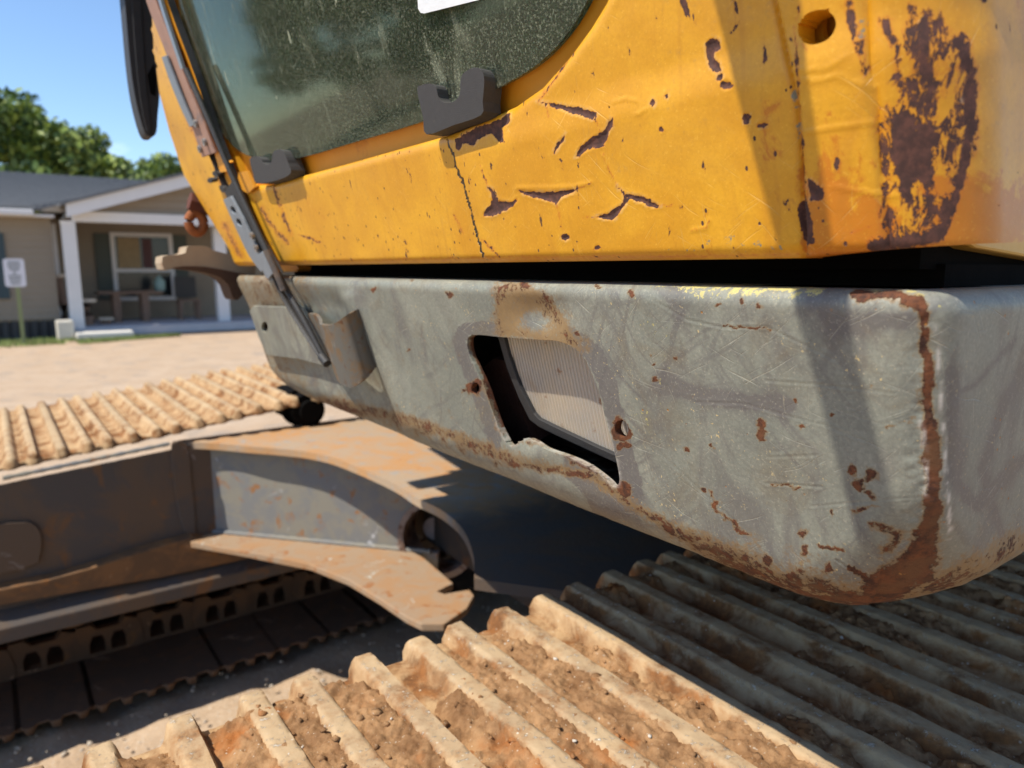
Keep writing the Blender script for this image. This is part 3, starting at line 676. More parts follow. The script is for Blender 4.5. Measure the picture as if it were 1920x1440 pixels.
tree(15, 196, 27, 7.0, 'tallest leafy tree behind the left part of the roof', 1, 14000, .15)
tree(-60, 150, 25, 6.5, 'broad leafy tree at the left edge beyond the house roof', 2, 8000, .15)
tree(122, 246, 29, 4.2, 'rounded light green tree right of the tallest tree', 3, 8000, .12)
tree(175, 300, 33, 5.0, 'small tree with a flat top above the roof slope', 4, 8000, .14)
tree(225, 292, 40, 5.5, 'darker low tree above the meeting of the two roofs', 5, 8000, .16)
tree(262, 315, 46, 5.0, 'small distant tree just left of the gap in the foliage', 6, 6000, .16)
tree(318, 306, 50, 6.0, 'distant dark tree right of the gap, above the gable', 7, 7000, .17)
tree(-1900, 60, 13, 8.0, 'large tree standing left of the yard, reflected in the cab window', 9, 12000, .16)
tree(420, 300, 50, 7.0, 'distant tree hidden mostly by the yellow cab pillar', 8, 5000, .2)

# ================================================================== excavator
XV = empty('excavator', M(1.65, 1.48, -EYE), 'yellow crawler excavator with chipped paint, scraped grey front beam and dirty tracks', 'excavator')

# ---------- grey front beam
VL, VS, RC = 1.30, .148, .026
CV = VS + RC
def foot(t, o, rz=None):
    """plan outline of the beam: t in [0,1] front run, [1,2] corner arc, [2,3] side run, pushed out by o; the corner widens to radius rz"""
    ang = np.clip(t - 1, 0, 1) * math.pi / 2
    rz = np.full(np.shape(t), RC) if rz is None else rz
    u = U0 + RC - RC * np.cos(ang); v = CV - RC * np.sin(ang)
    v = np.where(t < 1, VL + (CV - VL) * np.clip(t, 0, 1), v); u = np.where(t > 2, U0 + RC + (t - 2) * 1.1, u)
    cu, cv = U0 + rz, VS + rz
    q = (u < cu) & (v < cv); l = np.hypot(u - cu, v - cv) + 1e-9; rho = np.maximum(rz + o, .0008)
    uq, vq = cu + (u - cu) / l * rho, cv + (v - cv) / l * rho
    # outside the corner: straight offset, kept clear of the other run
    uf, vf = np.where(v >= cv, u - o, u), np.where(v >= cv, v, v - o)
    return np.where(q, uq, uf), np.where(q, vq, vf)
ZT, ZB2 = -.010, -.226
r1, r2 = .012, .042
def profile():
    P = [(-.13, ZT)]; 
    for s_ in np.linspace(-.12, -r1, 8): P.append((s_, ZT))
    for a in np.linspace(0, math.pi / 2, 9)[1:]: P.append((-r1 + r1 * math.sin(a), ZT - r1 + r1 * math.cos(a)))
    for z in np.linspace(ZT - r1, ZB2 + r2, 82)[1:]: P.append((0, z))
    for a in np.linspace(0, math.pi / 2, 16)[1:]: P.append((-r2 + r2 * math.cos(a), ZB2 + r2 - r2 * math.sin(a)))
    for s_ in np.linspace(-r2, -.22, 10)[1:]: P.append((s_, ZB2))
    return np.array(P)
PR = profile(); SARC = np.concatenate([[0], np.cumsum(np.hypot(*np.diff(PR, axis=0).T))])
s_z = lambda z: np.interp(-z, -PR[17:100, 1][::1], SARC[17:100]) if False else np.interp(-np.asarray(z), -PR[9:, 1] + np.arange(len(PR) - 9) * 1e-9, SARC[9:])
def beam_map(Tt, Sb, dep):
    o = np.interp(Sb, SARC, PR[:, 0]); z = np.interp(Sb, SARC, PR[:, 1])
    # thickness: inward along the local profile normal
    e = 1e-4; tx = np.interp(Sb + e, SARC, PR[:, 0]) - np.interp(Sb - e, SARC, PR[:, 0]); tz = np.interp(Sb + e, SARC, PR[:, 1]) - np.interp(Sb - e, SARC, PR[:, 1])
    l = np.hypot(tx, tz) + 1e-9; no, nz = -tz / l, tx / l
    # dents
    u0, v0 = foot(Tt, o); lean = -(z)
    pu, pv = u0 + KL * lean, v0
    px, py = proj(M(pu, pv, z))
    dent = (fbm(pv * 14, z * 14 + pu * 9, o=3, s=3) - .5) * .0035
    dent = dent - .006 * np.exp(-((px - 1010) / 60) ** 2 - ((py - 585) / 40) ** 2)          # dished arch above the lamp
    dent = dent + .0045 * np.exp(-((dline(px, py, [(660, 560), (770, 800)])) / 16) ** 2) - .006 * sst(0, 40, (665 + (py - 575) * .47) - px) * sst(-30, 20, py - 560)
    dent = dent + .004 * np.exp(-((px - 1010) / 45) ** 2 - ((py - 850) / 25) ** 2)
    rr = np.exp(-(dline(px, py, [(1740, 560), (1745, 800), (1760, 1010), (1700, 1080)]) / 30) ** 2)
    dent = dent - .0018 * rr * (fbm(px * .05, py * .05, o=4, s=9)) * 1.5
    rn = np.exp(-np.maximum(0, ZB2 + .05 - z) * 0) * sst(ZB2 + .05, ZB2 + .01, z)
    dent = dent + rn * (fbm(px * .03, py * .03, o=4, s=2) - .5) * .003
    sc = 0
    for pts, a in (([(1205, 550), (1290, 600), (1360, 615), (1440, 613), (1520, 650), (1580, 680)], 1), ([(1440, 715), (1540, 722), (1700, 740)], .8), ([(1310, 755), (1400, 758), (1500, 785), (1560, 800), (1640, 830)], .6), ([(1210, 800), (1240, 850), (1330, 930), (1400, 990)], .7), ([(1450, 910), (1560, 918)], 1), ([(1540, 955), (1610, 950), (1740, 940)], .8), ([(1660, 805), (1720, 780)], 1.2), ([(1590, 1060), (1650, 1110)], 1.2), ([(1450, 860), (1550, 857)], .7), ([(1320, 910), (1360, 990), (1420, 1060)], .6)):
        d = dline(px, py, pts); sc = sc + a * (-np.exp(-(d / 2.2) ** 2) + .7 * np.exp(-((d - 4) / 2) ** 2))
    dent = dent + .0003 * sc * (Tt < 1.6)
    lo_ = sst(ZB2 + .11, ZB2, z); up_, vp_ = foot(Tt, 0 * o); dc = np.hypot(up_ - U0, vp_ - VS)
    oo = o + dent - dep * no; th_b = np.arctan2(np.maximum(VS + .11 - vp_, 0), np.maximum(U0 + .11 - up_, 1e-6)); th_b = np.where(up_ > U0 + .11, math.pi / 2, th_b)
    zz = z - dep * nz + .016 * lo_ * sst(.35, 1.55, th_b)
    u, v = foot(Tt, oo, RC + .085 * lo_)
    lean = -zz
    wu = np.cos(np.clip(Tt - 1, 0, 1) * math.pi / 2)
    u = u + KL * lean; v = v + .07 * lean * sst(.75, 1.1, Tt)
    return M(u, v, zz)
t_front = (VL - VS) and None
def px2beam(pts):
    pts = np.asarray(pts, float); u, v, z = on_f(pts[:, 0], pts[:, 1])
    t = (VL - v) / (VL - CV); return np.stack([t, s_z(z)], -1)
# columns: even in the photograph's pixels along the run
xs = np.arange(430, 1648, 4.0); _, vv, _ = on_f(xs, np.full_like(xs, 640)); tf = (VL - vv) / (VL - CV); tf = tf[(tf > 0) & (tf < .995)]
tcol = np.concatenate([[0], tf, np.linspace(1, 2, 22), 2 + np.geomspace(.004, 1.0, 60)])
rows_ = []
for a, b in zip(SARC[:-1], SARC[1:]): rows_.append(a)
rows_.append(SARC[-1]); rows_ = np.array(rows_)
rows2 = np.sort(np.concatenate([rows_, (rows_[14:-12] + rows_[15:-11]) / 2]))
Tt, Sb = np.meshgrid(tcol, rows2, indexing='ij')
cut = [(880, 630), (900, 628), (940, 632), (1007, 637), (1047, 640), (1077, 653), (1097, 673), (1107, 692), (1123, 730), (1140, 797), (1153, 847), (1163, 897), (1158, 912), (1148, 912),
       (1140, 903), (1107, 877), (1070, 857), (1033, 843), (1000, 825), (985, 824), (960, 837), (947, 827), (933, 800), (920, 763), (905, 720), (880, 667), (875, 642)]
outer_b = [(-.001, SARC[0] - 1e-4), (3.0, SARC[0] - 1e-4), (3.0, SARC[-1] + 1e-4), (.0, SARC[-1] + 1e-4)]
# left end is cut back towards the bottom
lp = px2beam([(441, 530), (470, 610), (500, 690), (520, 715), (548, 742)])
outer_b = [(.0, SARC[0] - 1e-4), (3.001, SARC[0] - 1e-4), (3.001, SARC[-1] + 1e-4), (lp[-1, 0], SARC[-1] + 1e-4)] + [tuple(p) for p in lp[::-1]]
holes_b = [px2beam(smooth_poly(cut, 3)), px2beam(ellipse(890, 728, 8, 11)), px2beam(ellipse(1167, 804, 13, 17, rot=-.2)), px2beam(ellipse(496, 613, 7, 10, 16))]
spots = [(1184, 552, 9), (1423, 578, 9), (1343, 572, 5), (1389, 563, 5), (1088, 625, 6), (1216, 666, 4), (1225, 679, 4), (1223, 706, 6), (1270, 673, 5), (1424, 795, 10), (1428, 810, 9), (1504, 805, 6), (1557, 775, 5), (1602, 635, 0), (1636, 725, 6), (1598, 882, 10), (1560, 965, 6), (1610, 905, 12), (1630, 890, 14), (1506, 995, 14), (1510, 1030, 10), (1555, 1065, 10), (1495, 750, 5), (1320, 920, 8), (1340, 945, 8), (840, 548, 5), (770, 525, 4), (700, 540, 6), (765, 654, 4), (870, 735, 5), (820, 640, 0), (1310, 1010, 9), (1440, 1050, 14), (1480, 1080, 14), (1120, 538, 6), (1330, 840, 5), (1285, 845, 6)]
def beam_attr(V, back):
    px, py = proj(V); u = (V - [0, 0, EYE]) @ TU; v = V @ BV; z = V[:, 2] - EYE
    wx = (fbm(px * .045, py * .045, o=4, s=61, g=.65) - .5) * 26; wy = (fbm(px * .045, py * .045, o=4, s=67, g=.65) - .5) * 26; px0, py0 = px, py; px = px + wx; py = py + wy
    rust = np.zeros(len(V))
    # corner edge
    d = dline(px, py, [(1610, 553), (1680, 553), (1725, 566), (1733, 620), (1737, 700), (1742, 800), (1750, 900), (1752, 960), (1735, 1020), (1715, 1070), (1650, 1110)])
    wdt = 10 + 5 * sst(600, 1000, py) + 22 * sst(940, 1080, py)
    rust = np.maximum(rust, .88 * np.exp(-(d / wdt) ** 2 * .7))
    # bottom edge
    bx = dline(px, py, [(520, 752), (640, 762), (740, 783), (840, 816), (900, 842), (960, 862)]); rust = np.maximum(rust, .50 * np.exp(-(bx / 24) ** 2))
    bx = dline(px, py, [(960, 868), (1107, 893), (1207, 962), (1320, 1025), (1420, 1075), (1520, 1110), (1640, 1135)]); rust = np.maximum(rust, .56 * np.exp(-(bx / (10 + 46 * sst(1200, 1500, px))) ** 2))
    bx = dline(px, py, [(1690, 1130), (1790, 1080), (1920, 1010)]); rust = np.maximum(rust, .46 * np.exp(-(bx / 34) ** 2))
    rust = np.where(z < ZB2 + .004, np.maximum(rust, .46), rust)
    # arch over the lamp
    a_ = dline(px, py, [(940, 545), (975, 540), (1010, 560), (1045, 600), (1065, 635), (1078, 650)]); rust = np.maximum(rust, .46 * np.exp(-(a_ / 30) ** 2))
    a_ = dline(px, py, [(935, 560), (940, 620), (1040, 635)]); rust = np.maximum(rust, .42 * np.exp(-(a_ / 16) ** 2))
    rust = np.maximum(rust, .9 * np.exp(-(np.hypot((px - 985) / 1.6, py - 535) / 9) ** 2)); rust = np.maximum(rust, .8 * np.exp(-(np.hypot((px - 948), py - 538) / 8) ** 2))
    # holes and lip
    for cx, cy, r_ in ((890, 728, 13), (1167, 804, 19), (1175, 835, 8), (496, 613, 14), (1168, 915, 14)):
        rust = np.maximum(rust, .75 * np.exp(-np.maximum(0, np.hypot(px - cx, py - cy) - r_ * .8) ** 2 / 30))
    a_ = dline(px, py, [(905, 720), (933, 800), (960, 835), (1000, 827), (1070, 857), (1140, 905)]); rust = np.maximum(rust, .48 * np.exp(-(a_ / 7) ** 2))
    for cx, cy, r_ in spots:
        if r_: rust = np.maximum(rust, .85 * np.exp(-(np.hypot(px - cx, (py - cy)) / r_) ** 2))
    for pts, w_, a2 in (([(1350, 610), (1400, 617), (1445, 613)], 3, .7), ([(1330, 915), (1345, 960), (1400, 1000)], 5, .6), ([(1450, 912), (1500, 913)], 4, .7), ([(1595, 1060), (1655, 1112)], 7, .8), ([(1540, 1020), (1580, 1035)], 5, .7), ([(1660, 805), (1715, 788)], 4, .6), ([(600, 575), (640, 610)], 0, .5), ([(520, 760), (700, 770)], 12, .6), ([(1625, 920), (1650, 945), (1600, 960)], 7, .55), ([(1420, 785), (1432, 820)], 5, .8), ([(1640, 985), (1690, 1000), (1650, 1040)], 14, .5)):
        if w_: rust = np.maximum(rust, a2 * np.exp(-(dline(px, py, pts) / w_) ** 2))
    left = sst(700, 500, px) * .40 + .10 * np.exp(-((px - 800) / 120) ** 2); rust = np.maximum(rust, left)
    side = (px > 1765)
    rust = np.where(side & (py < 960), rust * .35, rust)
    # back and inner faces: rusty steel
    inn = back & (px < 1640)
    rust = np.where(inn, .8, rust)
    px, py = px0 + wx * .25, py0 + wy * .25
    scf = np.zeros(len(V))
    scf = np.maximum(scf, .7 * np.exp(-(dline(px, py, [(560, 700), (680, 730), (800, 790)]) / 22) ** 2)); scf = np.maximum(scf, .6 * np.exp(-(dline(px, py, [(560, 545), (700, 555), (900, 560)]) / 12) ** 2)); scf = np.maximum(scf, .75 * np.exp(-(dline(px, py, [(1400, 880), (1500, 960), (1560, 1040)]) / 30) ** 2)); scf = np.maximum(scf, .7 * np.exp(-(dline(px, py, [(1220, 560), (1290, 640), (1330, 800)]) / 24) ** 2))
    ring = sdist(px, py, cut); scf = np.where((ring < 0) & (((px > 1060) & (ring > -34 - 30 * sst(860, 1000, py))) | ((px < 940) & (ring > -26))), .85, 0)
    scf = np.maximum(scf, .8 * np.exp(-(dline(px, py, [(1240, 720), (1330, 745), (1480, 760)]) / 22) ** 2))
    scf = np.maximum(scf, .7 * np.exp(-(dline(px, py, [(1530, 560), (1560, 610), (1700, 600)]) / 26) ** 2))
    scf = np.maximum(scf, .85 * np.exp(-(dline(px, py, [(1785, 700), (1790, 900), (1830, 950), (1920, 860)]) / 14) ** 2))
    scf = np.maximum(scf, .7 * np.exp(-(dline(px, py, [(1920, 690), (1880, 760), (1840, 880), (1880, 1010)]) / 11) ** 2)); scf = np.maximum(scf, .6 * np.exp(-(dline(px, py, [(1790, 740), (1830, 720), (1900, 640)]) / 7) ** 2))
    ov = .55 * np.exp(-((py - 550) / 15) ** 2) * sst(1180, 1330, px) * sst(1580, 1520, px) + .38 * np.exp(-((py - 535) / 10) ** 2) * sst(1000, 1300, px)
    ov = np.maximum(ov, .5 * np.exp(-(dline(px, py, [(1620, 540), (1700, 545), (1750, 560), (1765, 580)]) / 9) ** 2)); ov = np.maximum(ov, .30 * np.exp(-(dline(px, py, [(1180, 560), (1250, 640), (1240, 760), (1180, 800)]) / 30) ** 2))
    jn = (fbm(px * .06, py * .06, o=3, s=4) - .5) * 14
    r_ = np.exp(-((dline(px, py, [(1757, 610), (1761, 700), (1769, 800), (1775, 900), (1780, 960), (1782, 1010)]) + jn * .3) / 2.2) ** 2) * .8
    r_ = np.maximum(r_, .8 * np.exp(-((dline(px, py, [(1727, 790), (1733, 830), (1735, 900), (1738, 930)]) + jn * .5) / 3.0) ** 2))
    rm = np.exp(-((dline(px, py, cut, True)) / 3.0) ** 2) * .35 * sst(700, 800, py) * (py > 780)
    pale_lip = inn & (dline(px, py, [(940, 815), (960, 837), (985, 824), (1000, 825), (1033, 843), (1070, 857), (1107, 877), (1150, 912)]) < 16)  # lower lip of the cutout gets a paler colour
    r_ = np.where(pale_lip, .45, np.maximum(r_, rm)); rust = np.where(pale_lip, .35, rust)
    sa = sdist(px, py, [(935, 538), (985, 532), (1030, 560), (1062, 600), (1085, 655), (1050, 645), (985, 634), (940, 632), (930, 580)])
    hol = np.exp(-(np.hypot((px - 1005) / 1.5, py - 602) / 18) ** 2)
    stain = np.maximum(.75 * sst(-16, 8, sa) - .55 * hol, 0)
    bl = dline(px, py, [(500, 745), (640, 758), (740, 782), (840, 815), (960, 860), (1107, 893), (1207, 962), (1320, 1022), (1420, 1070), (1520, 1108), (1640, 1130), (1760, 1095), (1920, 1015)])
    stain = np.maximum(stain, .62 * np.exp(-(bl / (20 + 26 * sst(1150, 1450, px))) ** 2)); stain = np.maximum(stain, .5 * np.exp(-(d / 30) ** 2)); stain = np.maximum(stain, .40 * sst(760, 500, px))
    stain = np.where(back, 0, stain)
    return dict(stain=stain, rust=rust, scuff=scf, overspray=ov, rim=np.clip(r_, 0, 1))
beam = sheet('front_beam', Tt, Sb, outer_b, holes_b, beam_map, .007, MB, XV, beam_attr, ref=-TU)
sharp(beam, 50)
# inside of the beam
mbox('inner_frame', .52, .56, .22, 1.22, -.20, -.02, MDARK, beam)
# left side plate bolted over the beam
FN = np.array(M(-1, 0, -KL)) - np.array(M(0, 0, 0)); FN /= np.linalg.norm(FN)      # outward normal of the leaning front
def fpx(pts, off=0.0):
    pts = np.asarray(pts, float); return M(*on_f(pts[:, 0], pts[:, 1], off))
def plate_f(name, pts, off, th, mat, par, holes=(), bev=0, sm=0, smooth=False):
    pts = smooth_poly(pts, sm) if sm else pts
    return prism(name, fpx(pts, off), -FN * th, mat, par, [fpx(h, off) for h in holes], bev, smooth)
# give plain plates the beam paint through zero attributes
mpb = plate_f('mounting_plate', [(468, 583), (474, 574), (530, 576), (566, 578), (600, 640), (624, 690), (560, 673), (500, 666), (484, 630)], -.006, .005, MB, beam, [ellipse(496, 613, 6, 10, 14)], .001)
# bent bracket strip
def bracket():
    edge = smooth_poly([(577, 588, .004), (590, 590, .006), (598, 600, .016), (600, 608, .030), (614, 610, .036), (628, 606, .034), (648, 592, .024), (664, 582, .010), (674, 584, .002)], 4, False)
    e2 = smooth_poly([(577, 588, .004), (590, 590, .006), (598, 600, .016), (600, 608, .030), (614, 610, .036), (628, 606, .034), (648, 592, .024), (664, 582, .010), (674, 584, .002)], 4, False)
    rowsN = 16; V = []; top = []
    for p in edge: top.append(np.array(M(*on_f(p[0], p[1], -p[2]))))
    top = np.array(top); down = np.array(M(KL, 0, -1)) - np.array(M(0, 0, 0)); down /= np.linalg.norm(down)
    # bottom outline is round: length varies along the strip
    n = len(top); s = np.linspace(0, 1, n); Lr = .066 * np.sqrt(np.clip(1 - ((s - .62) / .64) ** 2, 0.0, 1)) + .016
    G_ = np.array([[top[i] + down * Lr[i] * k / rowsN for k in range(rowsN + 1)] for i in range(n)]).reshape(-1, 3)
    G2 = G_ + FN * -.0045
    idx = np.arange(n * (rowsN + 1)).reshape(n, rowsN + 1); q = np.stack([idx[:-1, :-1], idx[1:, :-1], idx[1:, 1:], idx[:-1, 1:]], -1).reshape(-1, 4); N = len(G_)
    Fc = [tuple(a) for a in q] + [tuple(a + N) for a in q[:, ::-1]]
    loop = list(idx[:, 0]) + list(idx[-1, 1:]) + list(idx[::-1, -1][1:]) + list(idx[0, ::-1][1:-1])
    for a, b in zip(loop, loop[1:] + loop[:1]): Fc.append((a, b, b + N, a + N))
    V = np.concatenate([G_, G2])
    mm = m_steel('bracket_steel', (.13, .12, .10), (.17, .11, .06), (.12, .055, .025), 30)
    o = mk('hose_bracket', V, Fc, mm, beam); fixn(o); smooth_by_angle(o, 45)
bracket()

# ---------- headlight
hl = empty('headlight', M(*on_f(1080, 760, .03)), par=XV)
lens_poly = [(941, 620), (954, 668), (974, 724), (1000, 775), (1010, 786), (1036, 799), (1118, 838), (1188, 869), (1258, 898), (1235, 760), (1200, 640), (1180, 600), (940, 596)]
lm = NB('ribbed_lens'); dvec = None
wv = lm.n.new('ShaderNodeVectorMath'); wv.operation = 'DOT_PRODUCT'; lm.t.links.new(lm.pos, wv.inputs[0]); wv.inputs[1].default_value = tuple(BV)
rib = lm.math('SINE', lm.math('MULTIPLY', wv.outputs['Value'], 2 * math.pi / .0042))
cc = lm.mix(lm.mr(lm.noise(26, 5, .6), .4, .7), (.50, .45, .38), (.60, .50, .37))
cc = lm.mix(lm.mr(rib, -.2, 1.0, 0, .45), cc, (.30, .24, .17)); cc = lm.mix(lm.mr(lm.noise(60, 6, .7), .62, .70), cc, (.30, .17, .10)); cc = lm.mix(lm.mr(lm.noise(16, 4, .6), .5, .7, 0, .5), cc, (.40, .28, .16))
lmm = lm.out(cc, .22, lm.bump(rib, .0012, .8), spec=.6); lm.p.inputs['Coat Weight'].default_value = .5; lm.p.inputs['Coat Roughness'].default_value = .08
plate_f('lens', lens_poly, .022, .006, lmm, hl, bev=.0015)
sh = 1.0
gout = [(928, 615), (936, 640), (950, 690), (972, 745), (993, 787), (1010, 800), (1040, 815), (1120, 852), (1190, 884), (1290, 925), (1250, 740), (1200, 590), (930, 585)]
plate_f('gasket', gout, .018, .018, MBLK, hl, [lens_poly[::-1]], bev=.0015)
plate_f('housing', gout, .042, .05, MBLK, hl)
MRD = plain('dark_rust', (.06, .02, .01), .9, .5, 40, bump=.003)
plate_f('lamp_bracket', [(905, 690), (925, 672), (945, 676), (985, 790), (1000, 830), (960, 826), (915, 740)], .05, .03, MRD, hl)

# ---------- yellow cab panel
VLY, VSY, RY = 1.62, .150, .050
CVY = VSY + RY; LF = VLY - CVY; LA = RY * math.pi / 2
ZY0 = .0065
seam_px = [(838, 262), (843, 275), (870, 350), (890, 420), (907, 482)]
su, sv, sz = on_f(*np.array(seam_px, float).T); seam_a = lambda z: np.interp(z, sz[::-1], (VLY - sv)[::-1])
def cab_map(A, Z, dep):
    th = np.clip((A - LF) / RY, 0, math.pi / 2)
    rise = .003
    out = rise * sst(-.004, .003, A - seam_a(Z) ) * sst(.115, .09, Z + 0 * A) + 0
    out = np.where(Z > .115, np.minimum(out, rise) * 1, out)
    lip = np.clip((ZY0 + .007 - Z) / .007, 0, 1); out = out - .007 * (1 - np.sqrt(1 - lip * lip * .98))
    zz = Z; dw = -sdist(A, Z, WINP); lw = np.clip(1 - dw / .010, 0, 1); out = out - .006 * (1 - np.sqrt(np.maximum(0, 1 - lw * lw * .97)))
    # first placement without relief, for the relief positions
    def place(o):
        u = U0 + .002 + RY - (RY + o) * np.cos(th); v = CVY - (RY + o) * np.sin(th)
        v = np.where(A < LF, VLY - A, v); u = np.where(A > LF + LA, U0 + .002 + RY + (A - LF - LA), u); v = np.where(A > LF + LA, VSY - o, v)
        return u - KL * zz, v
    u, v = place(out); px, py = proj(M(u, v, zz))
    rl = (fbm(px * .012, py * .012, o=3, s=21) - .5) * .0008
    for pl in FLK:
        m_ = (px > pl[:, 0].min() - 30) & (px < pl[:, 0].max() + 30) & (py > pl[:, 1].min() - 30) & (py < pl[:, 1].max() + 30)
        if m_.any():
            d = np.zeros_like(px); d[m_] = sdist(px[m_], py[m_], pl)
            rl = rl + np.where(m_, np.where(d > 0, -.0007 * sst(0, 3, d), .00025 * np.exp(-(d / 4) ** 2)), 0)
    for pts, w_ in RID: rl = rl + .0005 * np.exp(-(dline(px, py, pts) / (w_ * .7)) ** 2)
    # raised corner plate right of the fold line
    fold = np.interp(py, [0, 190, 300, 480], [1455, 1497, 1505, 1512])
    rl = rl + .0045 * sst(-5, 8, px - fold) * sst(520, 480, py) - .0035 * np.exp(-((px - fold) / 9) ** 2) * sst(1900, 1600, px)
    rl = rl - .003 * np.exp(-((px - np.interp(py, [0, 480], [1625, 1672])) / 10) ** 2) * (px > 1550)
    u, v = place(out + rl - dep)
    return M(u, v, zz)
Z3 = lambda L, ox, oy=0: np.array([(ox + x / 3, oy + y / 3) for x, y in L])
FLK = [Z3([(825, 1050), (850, 1060), (880, 1130), (920, 1130), (960, 1140), (990, 1110), (995, 1125), (950, 1170), (905, 1190), (840, 1215), (795, 1215), (800, 1190), (840, 1160), (850, 1110)], 640),
       Z3([(985, 1070), (1100, 1080), (1200, 1080), (1320, 1065), (1310, 1085), (1240, 1110), (1210, 1150), (1190, 1135), (1100, 1115), (1020, 1090)], 640),
       Z3([(1310, 890), (1340, 830), (1420, 770), (1490, 730), (1500, 680), (1525, 665), (1530, 690), (1500, 760), (1480, 820), (1400, 840)], 640),
       Z3([(1190, 870), (1210, 810), (1260, 750), (1250, 790), (1210, 850)], 640),
       Z3([(1550, 1045), (1600, 1090), (1680, 1100), (1800, 1160), (1750, 1165), (1660, 1130), (1610, 1115), (1610, 1140), (1560, 1200), (1530, 1240), (1420, 1220), (1500, 1200), (1590, 1140), (1590, 1100)], 640),
       Z3([(1095, 572), (1200, 585), (1330, 605), (1430, 635), (1425, 672), (1320, 648), (1200, 605)], 640),
       Z3([(640, 790), (700, 745), (760, 715), (850, 690), (950, 640), (945, 690), (900, 720), (915, 800), (880, 795), (840, 750), (770, 780), (740, 820), (690, 800), (660, 850), (645, 830)], 640),
       Z3([(30, 0), (60, 10), (65, 100), (0, 120)], 1500, -400),
       np.array([(1323, 82), (1335, 72), (1350, 76), (1351, 92), (1340, 96), (1338, 112), (1350, 120), (1352, 134), (1342, 136), (1330, 122), (1324, 104)]), ellipse(1350, 145, 6, 8, 12), ellipse(1362, 160, 12, 8, 12),
       ellipse(1400, 222, 8, 10, 12), ellipse(1430, 234, 12, 5, 12, -.2), ellipse(1060, 445, 8, 6, 12), ellipse(1120, 465, 5, 5, 10), ellipse(1224, 193, 5, 6, 10), ellipse(1250, 180, 4, 4, 10), ellipse(1240, 243, 4, 5, 10),
       Z3([(700, 1000), (740, 1030), (790, 1060), (788, 1125), (725, 1125), (715, 1060)], 1280),
       Z3([(645, 1160), (680, 1120), (715, 1180), (735, 1280), (740, 1370), (690, 1360), (668, 1300)], 1280)]
RID = [([(970, 352), (1030, 352), (1075, 350), (1108, 343)], 5), ([(1505, 135), (1560, 132), (1590, 110)], 4), ([(1515, 152), (1545, 156), (1575, 145), (1600, 158), (1640, 168)], 5), ([(1520, 250), (1580, 240), (1640, 232)], 5), ([(1297, 432), (1325, 428), (1330, 412)], 4), ([(1150, 190), (1175, 185), (1195, 190)], 3), ([(1190, 217), (1212, 205)], 3), ([(1130, 290), (1157, 348)], 3), ([(903, 315), (915, 350)], 4), ([(1570, 350), (1600, 358), (1680, 370)], 4)]
BIG = Z3([(1290, 30), (1360, 50), (1410, 200), (1390, 270), (1430, 400), (1440, 560), (1430, 800), (1470, 900), (1400, 1050), (1310, 1000), (1300, 1170), (1240, 1170), (1180, 960), (1150, 800), (1140, 640), (1220, 560), (1270, 400), (1270, 200)], 1280)
